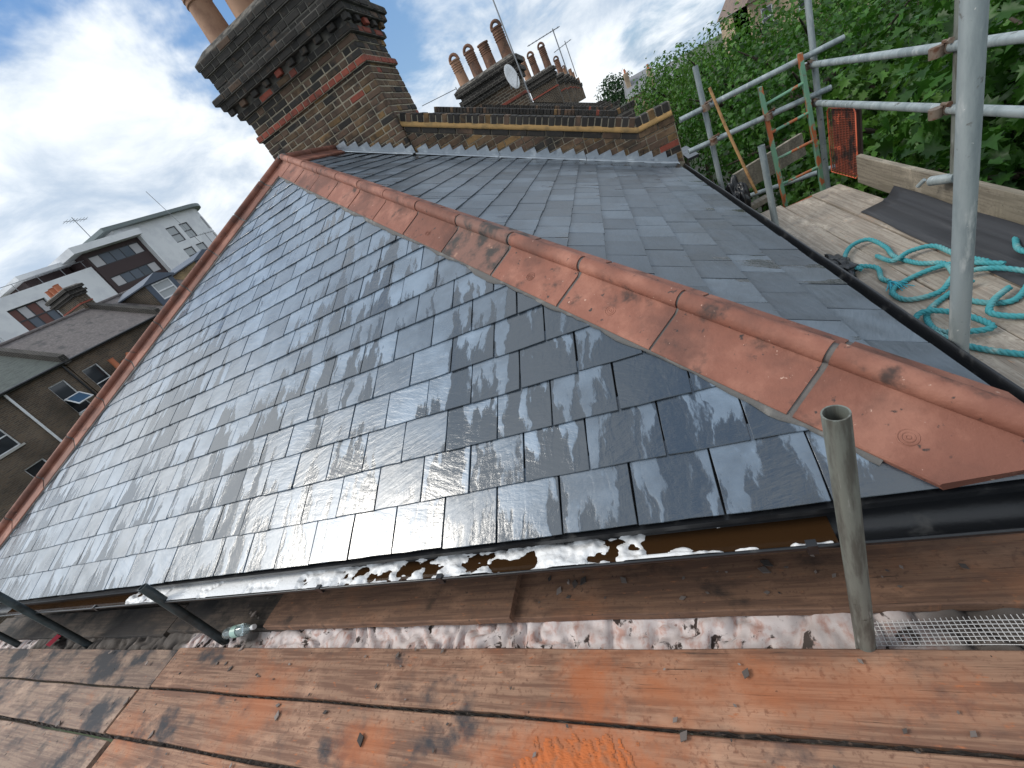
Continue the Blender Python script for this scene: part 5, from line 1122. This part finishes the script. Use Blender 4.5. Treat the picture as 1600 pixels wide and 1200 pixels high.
# ------------------------------------------------------------------ trees
LEAF2 = np.array([(0, -.02), (.10, -.06), (.30, -.10), (.24, .10), (.52, .22), (.30, .34), (.38, .52), (.16, .48), (0, .92), (-.16, .48), (-.38, .52), (-.30, .34), (-.52, .22), (-.24, .10), (-.30, -.10), (-.10, -.06)])
SIMPLE = np.array([(0, 0), (.22, .18), (.26, .45), (0, .95), (-.26, .45), (-.22, .18)])
def leaf_mesh(name, pts, nrm, size, shape, mtl, parent, droop=.25):
    """pts (n,3), nrm (n,3) outward; builds n leaves as fans with a fold along the midrib"""
    n = len(pts); k = len(shape)
    nn_ = nrm + rng.normal(0, .55, (n, 3)); nn_ /= np.linalg.norm(nn_, axis=1)[:, None]
    t = rng.normal(0, 1, (n, 3)); t[:, 2] -= .9; t -= nn_ * (t * nn_).sum(1)[:, None]; t /= np.linalg.norm(t, axis=1)[:, None]
    b = np.cross(nn_, t); s = size * rng.uniform(.6, 1.25, n)
    sh = np.vstack([[0, .3], shape])
    fold = np.abs(sh[:, 0]) * .35 - droop * (sh[:, 1] ** 2); fold[0] -= .04
    P = pts[:, None, :] + s[:, None, None] * (sh[None, :, 0, None] * b[:, None, :] + sh[None, :, 1, None] * t[:, None, :] + fold[None, :, None] * nn_[:, None, :])
    vv = P.reshape(-1, 3); c = vv.mean(0)
    base = (np.arange(n) * (k + 1))[:, None, None]; i = np.arange(k)
    tri = np.stack([np.zeros(k, int), 1 + i, 1 + (i + 1) % k], 1)[None] + base; tri = tri.reshape(-1, 3)
    me = bpy.data.meshes.new(name); me.vertices.add(len(vv)); me.vertices.foreach_set('co', (vv - c).ravel())
    me.loops.add(tri.size); me.loops.foreach_set('vertex_index', tri.ravel().astype(np.int32)); me.polygons.add(len(tri))
    me.polygons.foreach_set('loop_start', np.arange(0, tri.size, 3, dtype=np.int32)); me.update(calc_edges=True); me.validate()
    me.materials.append(mtl); o = bpy.data.objects.new(name, me); COL.objects.link(o); o.parent = parent; o.location = V(c) - wl(parent); return o
def leafm(name, c, t, sh): return mat(name, c, .42, layers=[(sh, 1.6, .45, .65, 4, None, 1)], island=.65, transl=t, spec=.25)
M_LF = [leafm('maple_leaf', (.028, .082, .014), (.06, .19, .016), (.05, .122, .02)), leafm('dark_leaf', (.011, .038, .010), (.026, .085, .012), (.021, .06, .013)), leafm('bright_leaf', (.045, .112, .018), (.10, .24, .024), (.072, .15, .026))]
M_BARK = mat('bark', (.055, .042, .03), .9, bump=(((9, 0, 0), (0, 9, 0), (0, 0, 2)), .8, .03, 5))
def tree(x, y, top, rad, nleaf, size, label, mtl, shape=LEAF2, lobes=12, flat=1.0, sub=True, name='tree', minx=None):
    t = thing(name, (x, y, GROUND), label, 'tree', 'garden trees beside the scaffold')
    cz = top - rad * flat * .95; m = MB(); P = [V((x, y, GROUND)), V((x + .1, y, GROUND + 2)), V((x - .05, y + .1, cz - rad * .3)), V((x, y, cz + rad * .3))]
    m.tube(P, [.22, .18, .13, .05], 10); tips = []
    for k in range(9):
        a = k * 2.4; e = random.uniform(-.1, .8); d = V((math.cos(a) * math.cos(e), math.sin(a) * math.cos(e), math.sin(e))); q = V((x, y, cz - rad * .3 + .08 * k * rad))
        m.tube([q, q + d * rad * .45 + Z * .1, q + d * rad * .85 + Z * .15], [.07, .045, .012], 7)
    auto_smooth(m.build('trunk', M_BARK, t), 60)
    # lobes: clumps on the crown's envelope, each a shell of leaves
    C = []; R_ = []
    for k in range(lobes):
        a = k * 2.399 + x; h = -0.75 + 1.7 * (k + .5) / lobes; rr = math.sqrt(max(.05, 1 - min(1, abs(h)) ** 2))
        C.append((x + rad * .68 * rr * math.cos(a), y + rad * .68 * rr * math.sin(a), cz + rad * flat * .66 * h)); R_.append(rad * random.uniform(.34, .50))
    C.append((x, y, cz)); R_.append(rad * .7)
    C, R_ = np.array(C), np.array(R_); w = R_ ** 2 / (R_ ** 2).sum(); li = rng.choice(len(R_), nleaf, p=w)
    d = rng.normal(0, 1, (nleaf, 3)); d[:, 2] += .25; d /= np.linalg.norm(d, axis=1)[:, None]
    rr = R_[li] * (1 - .45 * rng.random(nleaf) ** 2 + .12 * rng.normal(0, 1, nleaf) * (rng.random(nleaf) < .2))
    pts = C[li] + d * rr[:, None]
    if minx is not None: pts[:, 0] = np.where(pts[:, 0] < minx, minx + (minx - pts[:, 0]) * .35, pts[:, 0])
    leaf_mesh('crown', pts, d + np.array([0, 0, .35]), size, shape, mtl, t)
    return t
tree(4.3, 1.6, -.2, 2.3, 6200, .18, 'broad-leaved maple filling the right edge behind the guard rails', M_LF[1], minx=2.05)
tree(3.9, 4.6, -.75, 1.9, 6000, .165, 'maple with large lit leaves right behind the long toe board', M_LF[0], minx=2.0)
tree(5.6, 4.2, .6, 2.5, 5200, .18, 'tall dark maple behind the nearest trees at the upper right', M_LF[1])
tree(4.0, 7.3, -.85, 2.0, 6200, .135, 'bright green maple behind the orange mesh guard', M_LF[2], minx=1.9)
tree(5.8, 9.0, -.1, 2.6, 5200, .16, 'dense maple behind the bright green one', M_LF[0])
tree(3.3, 9.8, -.55, 1.9, 6500, .11, 'leafy tree between the cross rails and the parapet end', M_LF[0], minx=1.2)
tree(4.6, 13.0, .15, 2.6, 6500, .12, 'round green tree beyond the cross rails', M_LF[2])
tree(3.3, 14.0, -.3, 2.0, 5000, .13, 'green tree beside the terrace eaves', M_LF[0], SIMPLE, minx=1.0)
tree(5.4, 18.5, .05, 3.0, 5600, .16, 'tall leafy tree on the skyline below the far gable', M_LF[0], SIMPLE)
tree(3.9, 21.0, .1, 2.6, 5000, .16, 'light green tree on the skyline near the terrace end', M_LF[2], SIMPLE)
tree(8.6, 14.5, .55, 3.2, 5200, .18, 'large tree below the yellow brick house', M_LF[1], SIMPLE)
tree(9.5, 22.0, .3, 3.6, 5000, .2, 'bushy tree in front of the brown roofed houses', M_LF[0], SIMPLE)
tree(3.3, 30.0, -.2, 2.8, 4200, .22, 'far garden tree along the terrace', M_LF[2], SIMPLE)
tree(5.5, 38.0, -.3, 4.0, 4200, .26, 'farther garden tree before the grey roofed house', M_LF[0], SIMPLE)
tree(8.2, 9.0, .2, 3.0, 4200, .18, 'tree standing behind the rails at the upper right', M_LF[2])
tree(3.0, 120.0, 2.2, 4.5, 1800, .6, 'small round tree on the horizon at the end of the terrace', M_LF[1], SIMPLE)
